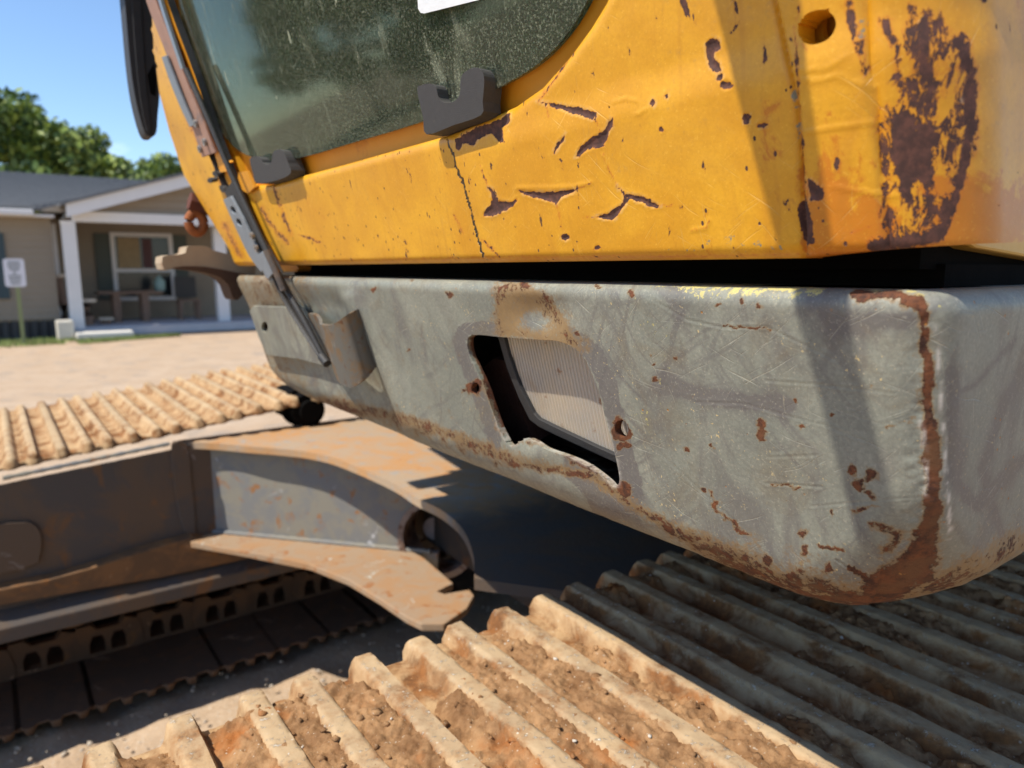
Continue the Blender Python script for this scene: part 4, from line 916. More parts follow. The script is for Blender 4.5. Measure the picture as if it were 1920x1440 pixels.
def cab_attr(V, back):
    px, py = proj(V); z = V[:, 2] - EYE
    px0, py0 = px, py; px = px + (fbm(px * .16, py * .16, o=3, s=61, g=.6) - .5) * 9; py = py + (fbm(px0 * .16, py * .16, o=3, s=67, g=.6) - .5) * 9
    rust = np.zeros(len(V)); rag = np.zeros(len(V)); edge = np.zeros(len(V))
    for pl in FLK: 
        m_ = (np.abs(px - pl[:, 0].mean()) < 200) & (np.abs(py - pl[:, 1].mean()) < 160)
        s_ = sdist(px[m_], py[m_], pl); rust[m_] = np.maximum(rust[m_], .5 + np.clip(s_ / 6, -.5, .5)); edge[m_] = np.maximum(edge[m_], np.exp(-((s_ + 1.6) / 1.3) ** 2) * (fbm(px0[m_] * .03, py0[m_] * .03, o=2, s=8) > .45))
    s_ = sdist(px, py, BIG); r2_ = .5 + np.clip(s_ / 45, -.45, .09); rust = np.maximum(rust, r2_); rag = np.maximum(rag, sst(-60, -10, s_) * .9)
    core = sdist(px, py, Z3([(1160, 650), (1290, 600), (1330, 800), (1290, 1150), (1240, 1160), (1190, 960)], 1280)); rag = rag * (1 - .8 * sst(0, 10, core)); rust = np.maximum(rust, sst(-4, 8, core))
    e_ = dline(px, py, [(1803, 70), (1818, 130), (1822, 240), (1812, 300), (1785, 380), (1760, 440), (1700, 452), (1640, 462)]); rust = np.maximum(rust, .72 * np.exp(-(e_ / 17) ** 2)); rag = np.maximum(rag, .6 * np.exp(-(e_ / 34) ** 2))
    reg = sdist(px, py, [(1745, 0), (1800, 50), (1822, 160), (1824, 250), (1800, 350), (1770, 430), (1740, 450), (1650, 450), (1700, 400), (1762, 300), (1750, 100)])
    rr_ = sst(-8, 14, reg); rust = np.maximum(rust, .36 * rr_); rag = np.maximum(rag, rr_)
    e_ = dline(px, py, [(1590, 0), (1600, 60), (1625, 130)]); rust = np.maximum(rust, .5 * np.exp(-(e_ / 14) ** 2)); rag = np.maximum(rag, .7 * np.exp(-(e_ / 24) ** 2))
    e_ = dline(px, py, [(1660, 40), (1680, 90), (1690, 170)]); rust = np.maximum(rust, .6 * np.exp(-(e_ / 12) ** 2)); rag = np.maximum(rag, .7 * np.exp(-(e_ / 24) ** 2))
    e_ = dline(px, py, [(1655, 240), (1665, 340), (1660, 420), (1680, 445)]); rust = np.maximum(rust, .5 * np.exp(-(e_ / 16) ** 2)); rag = np.maximum(rag, .9 * np.exp(-(e_ / 26) ** 2))
    e_ = dline(px, py, [(1500, 10), (1490, 60), (1500, 200), (1508, 330), (1512, 470)]); rust = np.maximum(rust, .44 * np.exp(-(e_ / 6) ** 2)); rag = np.maximum(rag, .5 * np.exp(-(e_ / 10) ** 2))
    # lower and left runs: small chips
    for pts, w_, a in (([(455, 360), (480, 380)], 5, .5), ([(512, 350), (530, 400), (545, 440)], 5, .62), ([(490, 390), (510, 425), (540, 455)], 6, .55), ([(560, 440), (600, 455)], 4, .6), ([(1010, 190), (1060, 120), (1100, 60), (1130, 10)], 4, .52), ([(640, 303), (700, 285), (780, 262)], 5, .42), ([(1590, 440), (1640, 420)], 4, .5), ([(575, 380), (610, 410)], 3, .4), ([(850, 400), (870, 440)], 3, .5), ([(905, 450), (935, 480)], 4, .55), ([(1080, 355), (1108, 343)], 2.5, .55), ([(1043, 383), (1055, 430)], 2.5, .5), ([(1117, 222), (1123, 245)], 2.5, .55), ([(900, 310), (917, 352)], 2.5, .55), ([(1130, 290), (1157, 348)], 2.5, .5), ([(1240, 387), (1262, 384)], 2.5, .5), ([(1025, 197), (1028, 222)], 3, .6), ([(1297, 432), (1325, 428), (1330, 412)], 2.5, .5), ([(1095, 405), (1113, 407)], 2.5, .5), ([(400, 300), (430, 380), (455, 430)], 7, .45), ([(345, 200), (380, 290)], 7, .5), ([(420, 420), (450, 480)], 10, .5)):
        rust = np.maximum(rust, a * np.exp(-(dline(px, py, pts) / w_) ** 2))
    rust = np.maximum(rust, .40 * np.exp(-((py - np.interp(px, [440, 905, 1500], [494, 483, 478])) / 5) ** 2) * (px < 1500))
    pr = .42 * np.exp(-(dline(px, py, [(1330, 452), (1400, 458), (1460, 465)]) / 20) ** 2); pr = np.maximum(pr, .55 * np.exp(-(dline(px, py, [(1605, 10), (1615, 70)]) / 22) ** 2)); pr = np.maximum(pr, .5 * np.exp(-(dline(px, py, [(1490, 170), (1502, 260)]) / 12) ** 2))
    pr = np.maximum(pr, .5 * np.exp(-(dline(px, py, [(1795, 40), (1815, 150), (1800, 260)]) / 16) ** 2)); pr = np.maximum(pr, .35 * np.exp(-(dline(px, py, [(700, 480), (1500, 470)]) / 14) ** 2)*sst(900,1300,px))
    wn = .35 * sst(1180, 1350, px) + .35 * sst(250, 420, py) * sst(1500, 1520, px)
    wn = np.maximum(wn, .5 * np.exp(-(dline(px, py, [(1540, 300), (1640, 330)]) / 30) ** 2))
    ln = np.exp(-(dline(px, py, seam_px) / 2.0) ** 2)
    chips = .42 + .9 * sst(960, 700, px) + .3 * sst(1150, 1250, px)
    return dict(rust=rust, ragged=rag, primer=pr, worn=wn, line=ln, chips=np.clip(chips, 0, 1), fade=np.zeros(len(V)), edge=edge)
WINP = None
def px2cab(pts, off=0.0):
    pts = np.asarray(pts, float); u, v, z = on_f(pts[:, 0], pts[:, 1], off + .002); return np.stack([VLY - v, z], -1)
xs = np.concatenate([np.arange(270, 800, 5.0), np.arange(800, 1640, 2.6)]); _, vv, _ = on_f(xs, np.full_like(xs, 490.0), .002); ac = VLY - vv; ac = ac[(ac > -.4) & (ac < LF - .001)]
acol = np.concatenate([np.arange(-.05, ac[0], .03), ac, np.linspace(LF, LF + LA, 44), LF + LA + np.linspace(.002, .10, 24)])
zrow = np.concatenate([[ZY0 - .001], np.linspace(ZY0, ZY0 + .007, 6)[0:], np.linspace(ZY0 + .0085, .185, 136), np.linspace(.19, .62, 56)])
AA, ZZ = np.meshgrid(acol, zrow, indexing='ij')
left = px2cab([(441, 497), (430, 468), (395, 410), (345, 328), (318, 248), (299, 175), (288, 90), (283, 0), (279, -80)])
left = [tuple(p) for p in left if p[1] < .60]
aE = LF + LA + .085
outer_c = left[::-1] and ([(left[0][0], ZY0 - .0005)] + left[1:] + [(left[-1][0] - .02, .625), (aE, .625), (aE, .12), (aE - .004, .085), (aE - .014, .06), (aE - .032, .035), (aE - .048, .022), (aE - .062, .0135), (LF + LA * .8, .012), (LF + LA * .4, .010), (LF - .02, ZY0 - .0005)])
win_px = [(470, 348), (455, 338), (440, 305), (412, 245), (380, 170), (350, 90), (328, 20), (318, -30), (305, -120), (330, -170), (900, -170), (1160, -170), (1165, -80), (1130, 0), (1100, 50), (1060, 105), (1010, 162), (960, 198), (900, 226), (830, 254), (800, 262), (720, 285), (640, 308), (560, 330), (510, 346)]
WINP = px2cab(win_px)
hole_y = px2cab(smooth_poly([(1545, 22), (1560, 25), (1572, 42), (1571, 62), (1560, 80), (1540, 88), (1520, 84), (1508, 68), (1508, 48), (1522, 30)], 3))
cabp = sheet('cab_panel', AA, ZZ, outer_c, [px2cab(win_px), hole_y], cab_map, .014, MY, XV, cab_attr, ref=-TU)
sharp(cabp, 50)
# flange around the window, glass, seal, interior
MYF = plain('yellow_flange_paint', (.66, .28, .015), .5, .12, 20, c2=(.40, .12, .01), thr=(.6, .75))
glass_px = smooth_poly([(318, -150), (330, -30), (345, 60), (366, 135), (390, 200), (414, 245), (448, 283), (500, 301), (570, 294), (650, 271), (780, 232), (870, 196), (950, 156), (1010, 119), (1060, 68), (1098, 8), (1125, -60), (1140, -150)], 3, False)
flin = [(360, -140), (400, 20), (430, 130), (470, 215), (520, 262), (640, 245), (780, 200), (930, 140), (1000, 90), (1050, 20), (1080, -140)]
flout = [(250, -165), (290, 0), (330, 130), (390, 280), (430, 360), (480, 372), (640, 330), (800, 285), (900, 248), (1010, 185), (1090, 90), (1150, 0), (1190, -165)]
plate_f('window_flange', flout, .016, .004, MYF, cabp, [flin[::-1]])
seal_in = [(430, -140), (440, 20), (462, 110), (500, 190), (533, 240), (620, 236), (730, 205), (830, 160), (905, 122), (943, 95), (940, -140)]
MSEAL = plain('pale_green_seal', (.80, .84, .66), .7, .25, 12, c2=(.30, .22, .12), thr=(.55, .7))
plate_f('window_seal', glass_px, .010, .002, MSEAL, cabp, [np.array(seal_in)[::-1]])
gls = plate_f('windshield', glass_px, .001, .005, MGL, cabp)
intr = NB('cab_interior_dark'); ic = intr.mix(intr.mr(intr.noise(4, 5, .6, 1.), .45, .62), (.03, .042, .034), (.075, .095, .06)); MINT = intr.out(ic, .9)
plate_f('interior_panel', [(200, -160), (330, 200), (520, 330), (1000, 190), (1200, -160)], .14, .01, MINT, cabp)
stk = plate_f('sticker', [(780, -90), (785, 16), (790, 24), (797, 25), (930, -8), (925, -90)], -.0025, -.0006, plain('white_sticker', (.75, .77, .78), .5, .03), cabp)
# boss tube inside the bolt hole
hc = M(*on_f(1538, 54, 0)); ax_ = -FN
def ringtube(name, c, axis, ro, ri, dep, mat, par, n=28):
    axis = axis / np.linalg.norm(axis); a = np.cross(axis, ZV); a /= np.linalg.norm(a); b = np.cross(a, axis); V = []
    for (r_, d_) in ((ro, 0), (ri, 0), (ri, dep), (ro, dep)):
        for k in range(n): t = 2 * math.pi * k / n; V.append(c + axis * d_ + r_ * (math.cos(t) * a + math.sin(t) * b))
    Fc = [(l * n + k, l * n + (k + 1) % n, ((l + 1) % 4) * n + (k + 1) % n, ((l + 1) % 4) * n + k) for l in range(4) for k in range(n)]
    o = mk(name, V, Fc, mat, par); fixn(o); return smooth_by_angle(o, 40)
sax = -FN * .9 - BV * .22
ringtube('hole_sleeve', hc - FN * .0152, sax, .0170, .0095, .003, MYF, cabp)
ringtube('hole_sleeve', hc - FN * .0225 - BV * .002, sax, .015, .0070, .006, MYF, cabp)
prism('hole_backing', [hc - FN * .045 + (TU * 0 + BV * a + ZV * c) * .03 for a, c in ((-1, -1), (1, -1), (1, 1), (-1, 1))], -FN * .002, MIN, cabp)
# rubber clips holding the glass
def clip(pts, off, depth, par, dv=0.0):
    pts = smooth_poly(pts, 3)
    P = fpx(pts, off); d = (TU * depth + BV * dv)
    return prism('glass_clip', P, d, MCLIP, par, bev=.0016)
clip([(782, 168), (790, 160), (800, 157), (812, 158), (818, 166), (822, 182), (830, 191), (842, 193), (854, 188), (862, 176), (863, 152), (868, 138), (884, 128), (895, 127), (903, 133), (908, 150), (905, 190), (902, 216), (850, 235), (800, 252), (793, 220)], -.009, .016, cabp)
clip([(468, 300), (474, 294), (484, 293), (490, 298), (494, 306), (503, 308), (509, 302), (511, 288), (518, 281), (528, 281), (534, 290), (540, 305), (545, 325), (520, 338), (482, 344), (474, 325)], -.009, .018, cabp)

# cab shell above and behind (mostly outside the picture)
cabb = empty('cab_body', M(1.0, .8, 0), par=XV)
mbox('floor_plate', .42, 1.7, .19, 1.24, .0, .03, MIN, cabb)
mbox('rear_wall', 1.62, 1.70, .19, 1.55, .03, 1.2, MYF, cabb)
prism('roof', M(np.array([-.02, 1.7, 1.7, -.02]), np.array([.17, .17, 1.6, 1.6]), np.full(4, 1.2)), (0, 0, .05), MYF, cabb, bev=.02)
prism('upper_front', M(np.array([.14, .14, -.05, -.05]), np.array([1.62, .17, .17, 1.62]), np.array([.62, .62, 1.2, 1.2])), TU * .01, MGL, cabb)
mbox('side_wall', .42, 1.7, 1.52, 1.55, .02, 1.2, MYF, cabb)
# door side panel, faded
def m_door():
    b = NB('faded_yellow_paint'); n = b.noise(7, 6, .6, .6); st = b.noise(12, 4, .6, .3, b.vec((1, 1, .35)))
    c = b.mix(b.mr(n, .35, .65), (.58, .29, .03), (.64, .36, .07)); zf = b.n.new('ShaderNodeSeparateXYZ'); b.t.links.new(b.pos, zf.inputs[0])
    up = b.mr(zf.outputs['Z'], EYE + .06, EYE + .12); c = b.mix(b.math('MULTIPLY', up, b.mr(st, .3, .62, .1, .6)), c, (.60, .45, .26))
    c = b.mix(b.mr(b.noise(70, 7, .7), .66, .7), c, (.22, .20, .16))
    return b.out(c, .5, b.bump(b.noise(120, 4), .0006, .6))
MDOOR = m_door()
door = prism('door_panel', M(np.array([.395, .46, .6, 1.6, 1.6, .36]), np.full(6, .178), np.array([.026, .012, .004, .0, .95, .95])), -BV * -.03, MDOOR, XV, bev=.002)
mbox('door_hinge_block', .455, .475, .20, .23, -.004, .012, MYF, door)
# main frame behind the beam, its hidden edges set to shape the shadow below
mf = mbox('main_frame', .60, 2.9, .22, 1.45, -.20, .0, MIN, XV)
mbox('shade_skirt', .86, 2.8, .24, 2.35, -.19, -.06, MDARK, mf)  # unseen piece added to cast shade on the rear of the centre plate
mbox('gap_shade_block', .44, 1.7, .185, 1.25, -.012, .003, MIN, mf)  # near-black block put in to paint the shade of the gap
mbox('rear_deck', 1.72, 3.3, .1, 2.5, -.02, .5, MYF, XV, .03)

# shadow-casting handrail in front of the cab, above the picture
def to_sun(x, y, s_, off=0):
    p = M(*on_f(x, y, off)); return p + S / S[2] * s_
r0 = to_sun(1655, 1030, .55); r1_ = to_sun(1388, 20, .30)
dirv = (r1_ - r0); 
hr = tube('handrail', [r0 - dirv * .15, r0, r1_, r1_ + dirv * .5], .0135, plain('grey_rail', (.10, .10, .10), .6), XV, 12)
tube('rail_bracket', [r1_ + dirv * .45, r1_ + dirv * .45 + TU * .45], .012, MBLK, hr, 8)
tube('rail_bracket', [r0 + dirv * .35, r0 + dirv * .35 + TU * .35], .012, MBLK, hr, 8)

# ---------- pillar trim, wiper, mirror
MRP = plain('rusty_pink_strip', (.30, .17, .12), .7, .2, 40, c2=(.16, .12, .11), thr=(.5, .65))
MGS = plain('grey_sealant', (.17, .19, .21), .5, .2, 60)
MSTL = plain('brushed_steel', (.35, .35, .35), .35, .15, 50, metal=.8)
def strip_px(pts, wds):
    pts = smooth_poly(np.asarray(pts, float), 4, False); wds = np.interp(np.linspace(0, 1, len(pts)), np.linspace(0, 1, len(wds)), wds)
    d = np.gradient(pts, axis=0); d /= np.linalg.norm(d, axis=1)[:, None]; nn = np.stack([-d[:, 1], d[:, 0]], -1)
    return np.concatenate([pts + nn * wds[:, None] / 2, (pts - nn * wds[:, None] / 2)[::-1]])
trim = plate_f('pillar_trim', strip_px([(303, -60), (312, 0), (352, 115), (392, 225), (424, 305), (452, 375), (486, 445), (527, 515)], [26, 30, 34, 26, 22, 18, 14]), -.003, -.010, MBLK, XV,
               [ellipse(416, 324, 7, 5, 12, .6), ellipse(428, 352, 8, 4, 12, 1.0), ellipse(405, 336, 5, 5, 12, .8)], .001)
plate_f('trim_backing', strip_px([(303, -60), (312, 0), (352, 115), (392, 225), (424, 305), (452, 375), (486, 445), (527, 515)], [22, 26, 30, 22, 18, 14, 10]), -.002, -.001, MYF, trim)
plate_f('rusty_strip', strip_px([(275, -60), (288, 0), (322, 90), (352, 170), (378, 240), (396, 290)], [16, 18, 18, 18, 24, 26]), -.012, -.004, MRP, trim, bev=.001)
plate_f('sealant_strip', strip_px([(312, 105), (330, 155), (348, 200), (364, 236)], [9, 11, 10, 8]), -.0175, -.004, MGS, trim, bev=.001)
plate_f('sealant_strip', strip_px([(430, 370), (452, 415), (478, 470), (500, 505)], [16, 20, 20, 14]), -.014, -.004, MGS, trim, [ellipse(442, 393, 8, 4, 12, 1.1), ellipse(453, 416, 8, 4, 12, 1.1)], .001)
for x, y in ((364, 232), (381, 267), (372, 280), (470, 443), (478, 466)):
    c_ = M(*on_f(x, y, -.021)); ringtube('rivet', c_, -FN, .0055, .0022, .004, MSTL, trim, 14)
plate_f('chrome_strip', strip_px([(292, -40), (312, 25), (346, 128)], [5, 5, 5]), -.017, -.004, MSTL, trim)
# yellow web between trim and window corner
plate_f('corner_gusset', [(402, 260), (420, 285), (438, 303), (432, 320), (420, 322)], -.003, -.006, MYF, cabp)
plate_f('corner_gusset', [(452, 322), (468, 320), (482, 350), (470, 362), (450, 350)], .000, -.004, MYF, cabp)
# wiper
def fline(pts, off, n=3):
    pts = smooth_poly(np.asarray(pts, float), n, False); return np.array([M(*on_f(p[0], p[1], off)) for p in pts])
wp = tube('wiper_arm', fline([(349, 130), (390, 222), (432, 322), (475, 415), (525, 520), (570, 600), (606, 668)], -.020), .0042, MBLK, XV, 8)
tube('wiper_blade', fline([(503, 490), (535, 560), (575, 625), (610, 678)], -.018), [.0062] * 9 + [.004], MBLK, wp, 8, flat=.6)
tube('wiper_spring', fline([(500, 470), (520, 515), (532, 545)], -.027), .005, m_steel('wiper_metal', (.08, .07, .065), (.12, .09, .07), (.25, .11, .03), 60), wp, 8)
plate_f('wiper_joint', [(486, 478), (497, 470), (516, 512), (508, 522), (502, 518)], -.026, -.004, MGS, wp, bev=.001)
tube('wiper_tip', fline([(603, 668), (614, 682)], -.022), .0062, MBLK, wp, 8)
# mirror hanging at the left (seen nearly edge on)
mo = np.array([(228, -60), (236, 30), (243, 110), (250, 165), (258, 205), (268, 240), (276, 254), (288, 255), (294, 245), (296, 215), (299, 180), (297, 140), (291, 60), (284, -10), (276, -60)], float)
mo = smooth_poly(mo, 3, False)
Pm = np.array([M(*on_v(p[0], p[1], 1.50)) for p in mo]); 
mir = prism('side_mirror', Pm, BV * .05, MBLK, XV, bev=.008)
prism('mirror_glass', np.array([M(*on_v(p[0], p[1], 1.499)) for p in [(276, 140), (288, 120), (293, 150), (291, 180), (282, 176)]]), BV * -.0015, MIN, mir)
prism('mirror_rib', np.array([M(*on_v(p[0], p[1], 1.497)) for p in smooth_poly([(246, -50), (262, -50), (268, 60), (276, 170), (284, 240), (275, 245), (262, 180), (252, 80)], 2)]), BV * .004, MBLK, mir, bev=.001)
# rusty eye bolt
eb = empty('eye_bolt', M(*on_v(372, 400, 1.40)), par=XV)
c1 = M(*on_v(368, 418, 1.40)); e1_ = M(*on_v(372, 388, 1.40))
tt = np.linspace(0, 2 * math.pi, 21); ringp = np.array([c1 + .017 * (math.cos(t) * TU * .75 + math.sin(t) * ZV) for t in tt])
tube('eye', ringp, .0085, MRB, eb, 8, caps=False)
nutc = M(*on_v(378, 388, 1.40)); tube('nut', [nutc - TU * .02 + ZV * .01, nutc + TU * .03 - ZV * .004], .017, plain('dark_rust_nut', (.10, .025, .012), .85, .4, 60, bump=.002), eb, 6)
tube('shank', [nutc, nutc + TU * .07 - ZV * .01], .011, MRB, eb, 8)
# curved bracket under the pillar
bp = [(305, 481), (330, 478), (348, 474), (350, 463), (365, 461), (388, 462), (402, 470), (440, 480), (480, 496), (470, 530), (447, 562), (436, 556), (428, 532), (412, 516), (385, 506), (355, 502), (322, 505), (307, 505)]
prism('pillar_bracket', np.array([M(*on_v(p[0], p[1], 1.33)) for p in smooth_poly(bp, 2)]), BV * .06, MTAN, XV, bev=.002)
prism('bracket_shade', np.array([M(*on_v(p[0], p[1], 1.325)) for p in smooth_poly([(322, 503), (345, 499), (385, 500), (430, 508), (478, 518), (470, 532), (447, 562), (436, 557), (428, 535), (412, 520), (385, 511), (355, 506)], 2)]), BV * .06, plain('bracket_shade_brown', (.07, .035, .018), .9), XV, bev=.001)  # dark plate in front paints the shade on the bracket's side
prism('yellow_stub', np.array([M(*on_f(p[0], p[1], .03)) for p in [(520, 497), (556, 498), (560, 503), (556, 509), (525, 510)]]), TU * .02, MYF, XV)

# ================================================================== undercarriage
def bead(name, a_, b_, r_, par):
    n = int(np.linalg.norm(b_ - a_) / .012); t = np.linspace(0, 1, n)[:, None]; tube(name, a_ * (1 - t) + b_ * t, r_ * (1 + .18 * np.sin(np.arange(n) * 2.1)), MLEG, par, 7)
ZF = -.513; ZL = -.808; VF = 2.25
def zpx(pts, z):
    pts = np.asarray(pts, float); return M(*on_z(pts[:, 0], pts[:, 1], z))
curve = smooth_poly([(323, 828), (400, 831), (467, 837), (530, 842), (580, 848), (630, 860), (697, 887), (745, 910), (780, 933), (830, 958), (868, 993), (887, 1040), (889, 1085)], 4, False)
Pc = zpx(curve, ZF)
rest = M(np.array([.95, .74, .74, 2.6, 2.6]), np.array([.80, .80, .76, .76, 2.32]), np.full(5, ZF))
lc = on_z(323, 828, ZF)
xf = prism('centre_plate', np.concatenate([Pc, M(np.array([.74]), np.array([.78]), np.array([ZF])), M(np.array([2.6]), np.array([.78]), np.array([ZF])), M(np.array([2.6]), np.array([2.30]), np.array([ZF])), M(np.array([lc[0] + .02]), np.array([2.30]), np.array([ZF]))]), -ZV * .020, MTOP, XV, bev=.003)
# welded web with lightening ring
Aw = M(*on_z(362, 994, ZL)); Bw = M(*on_z(785, 1034, ZL)); wdir = (Bw - Aw) / np.linalg.norm(Bw - Aw); wn = np.cross(wdir, ZV)
if wn @ np.array([0, -1, 0]) < 0: wn = -wn
def on_web(x, y, off=0.):
    d = ray(x, y); o = Aw + wn * off - np.array([0, 0, EYE]); t = (o @ wn) / (d @ wn); return d * np.asarray(t)[..., None] + np.array([0, 0, EYE])
def webq(pts, off=0.): pts = np.asarray(pts, float); return on_web(pts[:, 0], pts[:, 1], off)
s2 = lambda a, b, z: Aw * np.array([1, 1, 0]) + wdir * a + wn * b + ZV * (EYE + z)
lenw = np.linalg.norm(Bw - Aw)
ctr = on_web(820, 1010); ca = float((ctr - Aw) @ wdir); cz = float(ctr[2] - EYE); rr_ = .115
th_ = np.linspace(math.pi * .5, math.pi * 1.5, 16)
arc = [s2(ca + rr_ * math.cos(t), 0, cz + rr_ * math.sin(t)) for t in th_]
wpoly = [s2(0, 0, ZF - .02), s2(ca, 0, ZF - .02)] + arc + [s2(ca, 0, ZL), s2(0, 0, ZL)]
web = prism('leg_web', wpoly, -wn * .018, MLEG, xf)
MRING = plain('worn_ring', (.20, .15, .12), .7, .4, 40, c2=(.10, .05, .03), thr=(.5, .6))
ringtube('lightening_ring', s2(ca, .012, cz), -wn, rr_ + .003, rr_ - .014, .10, MRING, web, 36)
prism('inner_web', [s2(ca - .3, -.16, ZF - .02), s2(ca + .5, -.16, ZF - .02), s2(ca + .5, -.16, ZL), s2(ca - .3, -.16, ZL)], -wn * .01, plain('brown_inner', (.09, .045, .025), .9, .4, 20), web)
pc = on_web(820, 985, -.10); tube('inner_pin', [pc, pc + wn * .03], .034, plain('pin_face', (.20, .17, .16), .7), web, 20)
# weld beads
bead('weld_bead', s2(.01, .004, ZL + .004), s2(ca - .02, .004, ZL + .004), .007, web)
bead('weld_bead', s2(.01, .004, ZF - .024), s2(ca - .02, .004, ZF - .024), .007, web)
bead('weld_bead', s2(.0, .004, ZF - .03), s2(.0, .004, ZL + .01), .008, web)
# lower flange; the notch in its outline draws a shadow as shape
low = [(357, 1006), (372, 984), (500, 1000), (640, 1018), (700, 1024), (782, 1034), (850, 1093), (820, 1108), (833, 1113), (880, 1105), (889, 1116), (876, 1140), (833, 1170), (790, 1170), (763, 1157), (713, 1123), (653, 1087), (580, 1058), (480, 1038), (400, 1024), (357, 1016)]
prism('lower_flange', zpx(low, ZL), -ZV * .018, MLOW, xf, bev=.003)
# rear box of the X frame below the centre plate, and swing ring
prism('centre_box', M(np.array([.98, 2.5, 2.5, 1.02]), np.array([.95, .95, 2.1, 2.1]), np.full(4, ZF - .02)), -ZV * .28, MDARK, xf)
def disc(name, cu, cv, z0, z1, r_, mat, par, n=64):
    t = np.linspace(0, 2 * math.pi, n, endpoint=False); return smooth_by_angle(prism(name, M(cu + r_ * np.cos(t), cv + r_ * np.sin(t), np.full(n, z0)), ZV * (z1 - z0), mat, par), 30)
disc('swing_ring', 1.72, 1.48, ZF, ZF + .16, .62, MDARK, xf); disc('swing_bearing', 1.72, 1.48, ZF + .16, -.2, .56, MDARK, xf)

# track frames
def track_frame(v0, sg_):
    prof = [(-.5, -.60), (.03, -.553), (.4456, -.522), (2.7, -.522), (2.7, -.965), (-.5, -.965)]
    P = M(np.array([p[0] for p in prof]), np.full(6, v0), np.array([p[1] for p in prof]))
    o = prism('track_frame', P, BV * sg_ * .33 - ZV * .14, MFR, XV, bev=.004)
    P = M(np.full(4, -.45), np.array([v0 - sg_ * .05, v0, v0, v0 - sg_ * .05]), np.array([-.935, -.900, -.975, -.975]))
    prism('bottom_rail', P, TU * 3.1, MFR, o, bev=.003)
    mbox('light_block_plate', -.3, 2.6, v0 + sg_ * .52 - .005, v0 + sg_ * .52 + .005, -1.25, -.75, MDARK, o)  # added plate that blocks sunlit strips behind the rollers
    return o
tf_ = track_frame(VF, 1)
tfn = track_frame(.50, -1)
def vface(pts, off=0.): return np.array([M(*on_v(x, y, VF - off)) for x, y in pts])
prism('frame_boss', vface(smooth_poly([(-40, 995), (40, 980), (66, 985), (78, 1010), (74, 1045), (60, 1060), (-40, 1078)], 3), .010), BV * .012, MFR, tf_, bev=.004)
prism('slanted_skirt', vface([(-30, 1112), (90, 1088), (167, 1067), (262, 1036), (360, 1008), (520, 1036), (420, 1058), (300, 1084), (-30, 1140)], .028), BV * .03 + ZV * .01, MBRN, tf_, bev=.003)
prism('curved_gusset', vface(smooth_poly([(322, 832), (352, 836), (360, 900), (368, 1000), (350, 1004), (335, 960), (326, 900)], 2), .006), BV * .01, MFR, tf_, bev=.003)
bead('weld_bead', vface([(5, 897)], .004)[0], vface([(318, 832)], .004)[0], .006, tf_)
# horizontal weld shelf
# carrier roller visible under the beam
def vroller(name, u, v0, v1, z, r_, mat, par, n=28):
    t = np.linspace(0, 2 * math.pi, n, endpoint=False)
    return smooth_by_angle(prism(name, M(u + r_ * np.cos(t), np.full(n, v0), z + r_ * np.sin(t)), BV * (v1 - v0), mat, par), 30)
uc, _, zc = on_v(592, 775, 2.2)
cr_ = vroller('carrier_roller', uc, 2.26, 2.5, zc, .055, MIN, tf_); vroller('roller_hub', uc, 2.24, 2.26, zc, .035, MIN, cr_); vroller('roller_flange', uc, 2.32, 2.35, zc, .066, MIN, cr_)
for k in range(8):
    u_ = .0 + k * .285 + .12
    r__ = vroller('track_roller', u_, VF + .20, VF + .46, -1.005, .085, MBRN, tf_); vroller('roller_hub', u_, VF + .14, VF + .20, -1.0, .05, MDARK, r__)
    r__ = vroller('track_roller', u_, .1, .46, -1.005, .085, MFR, tfn)

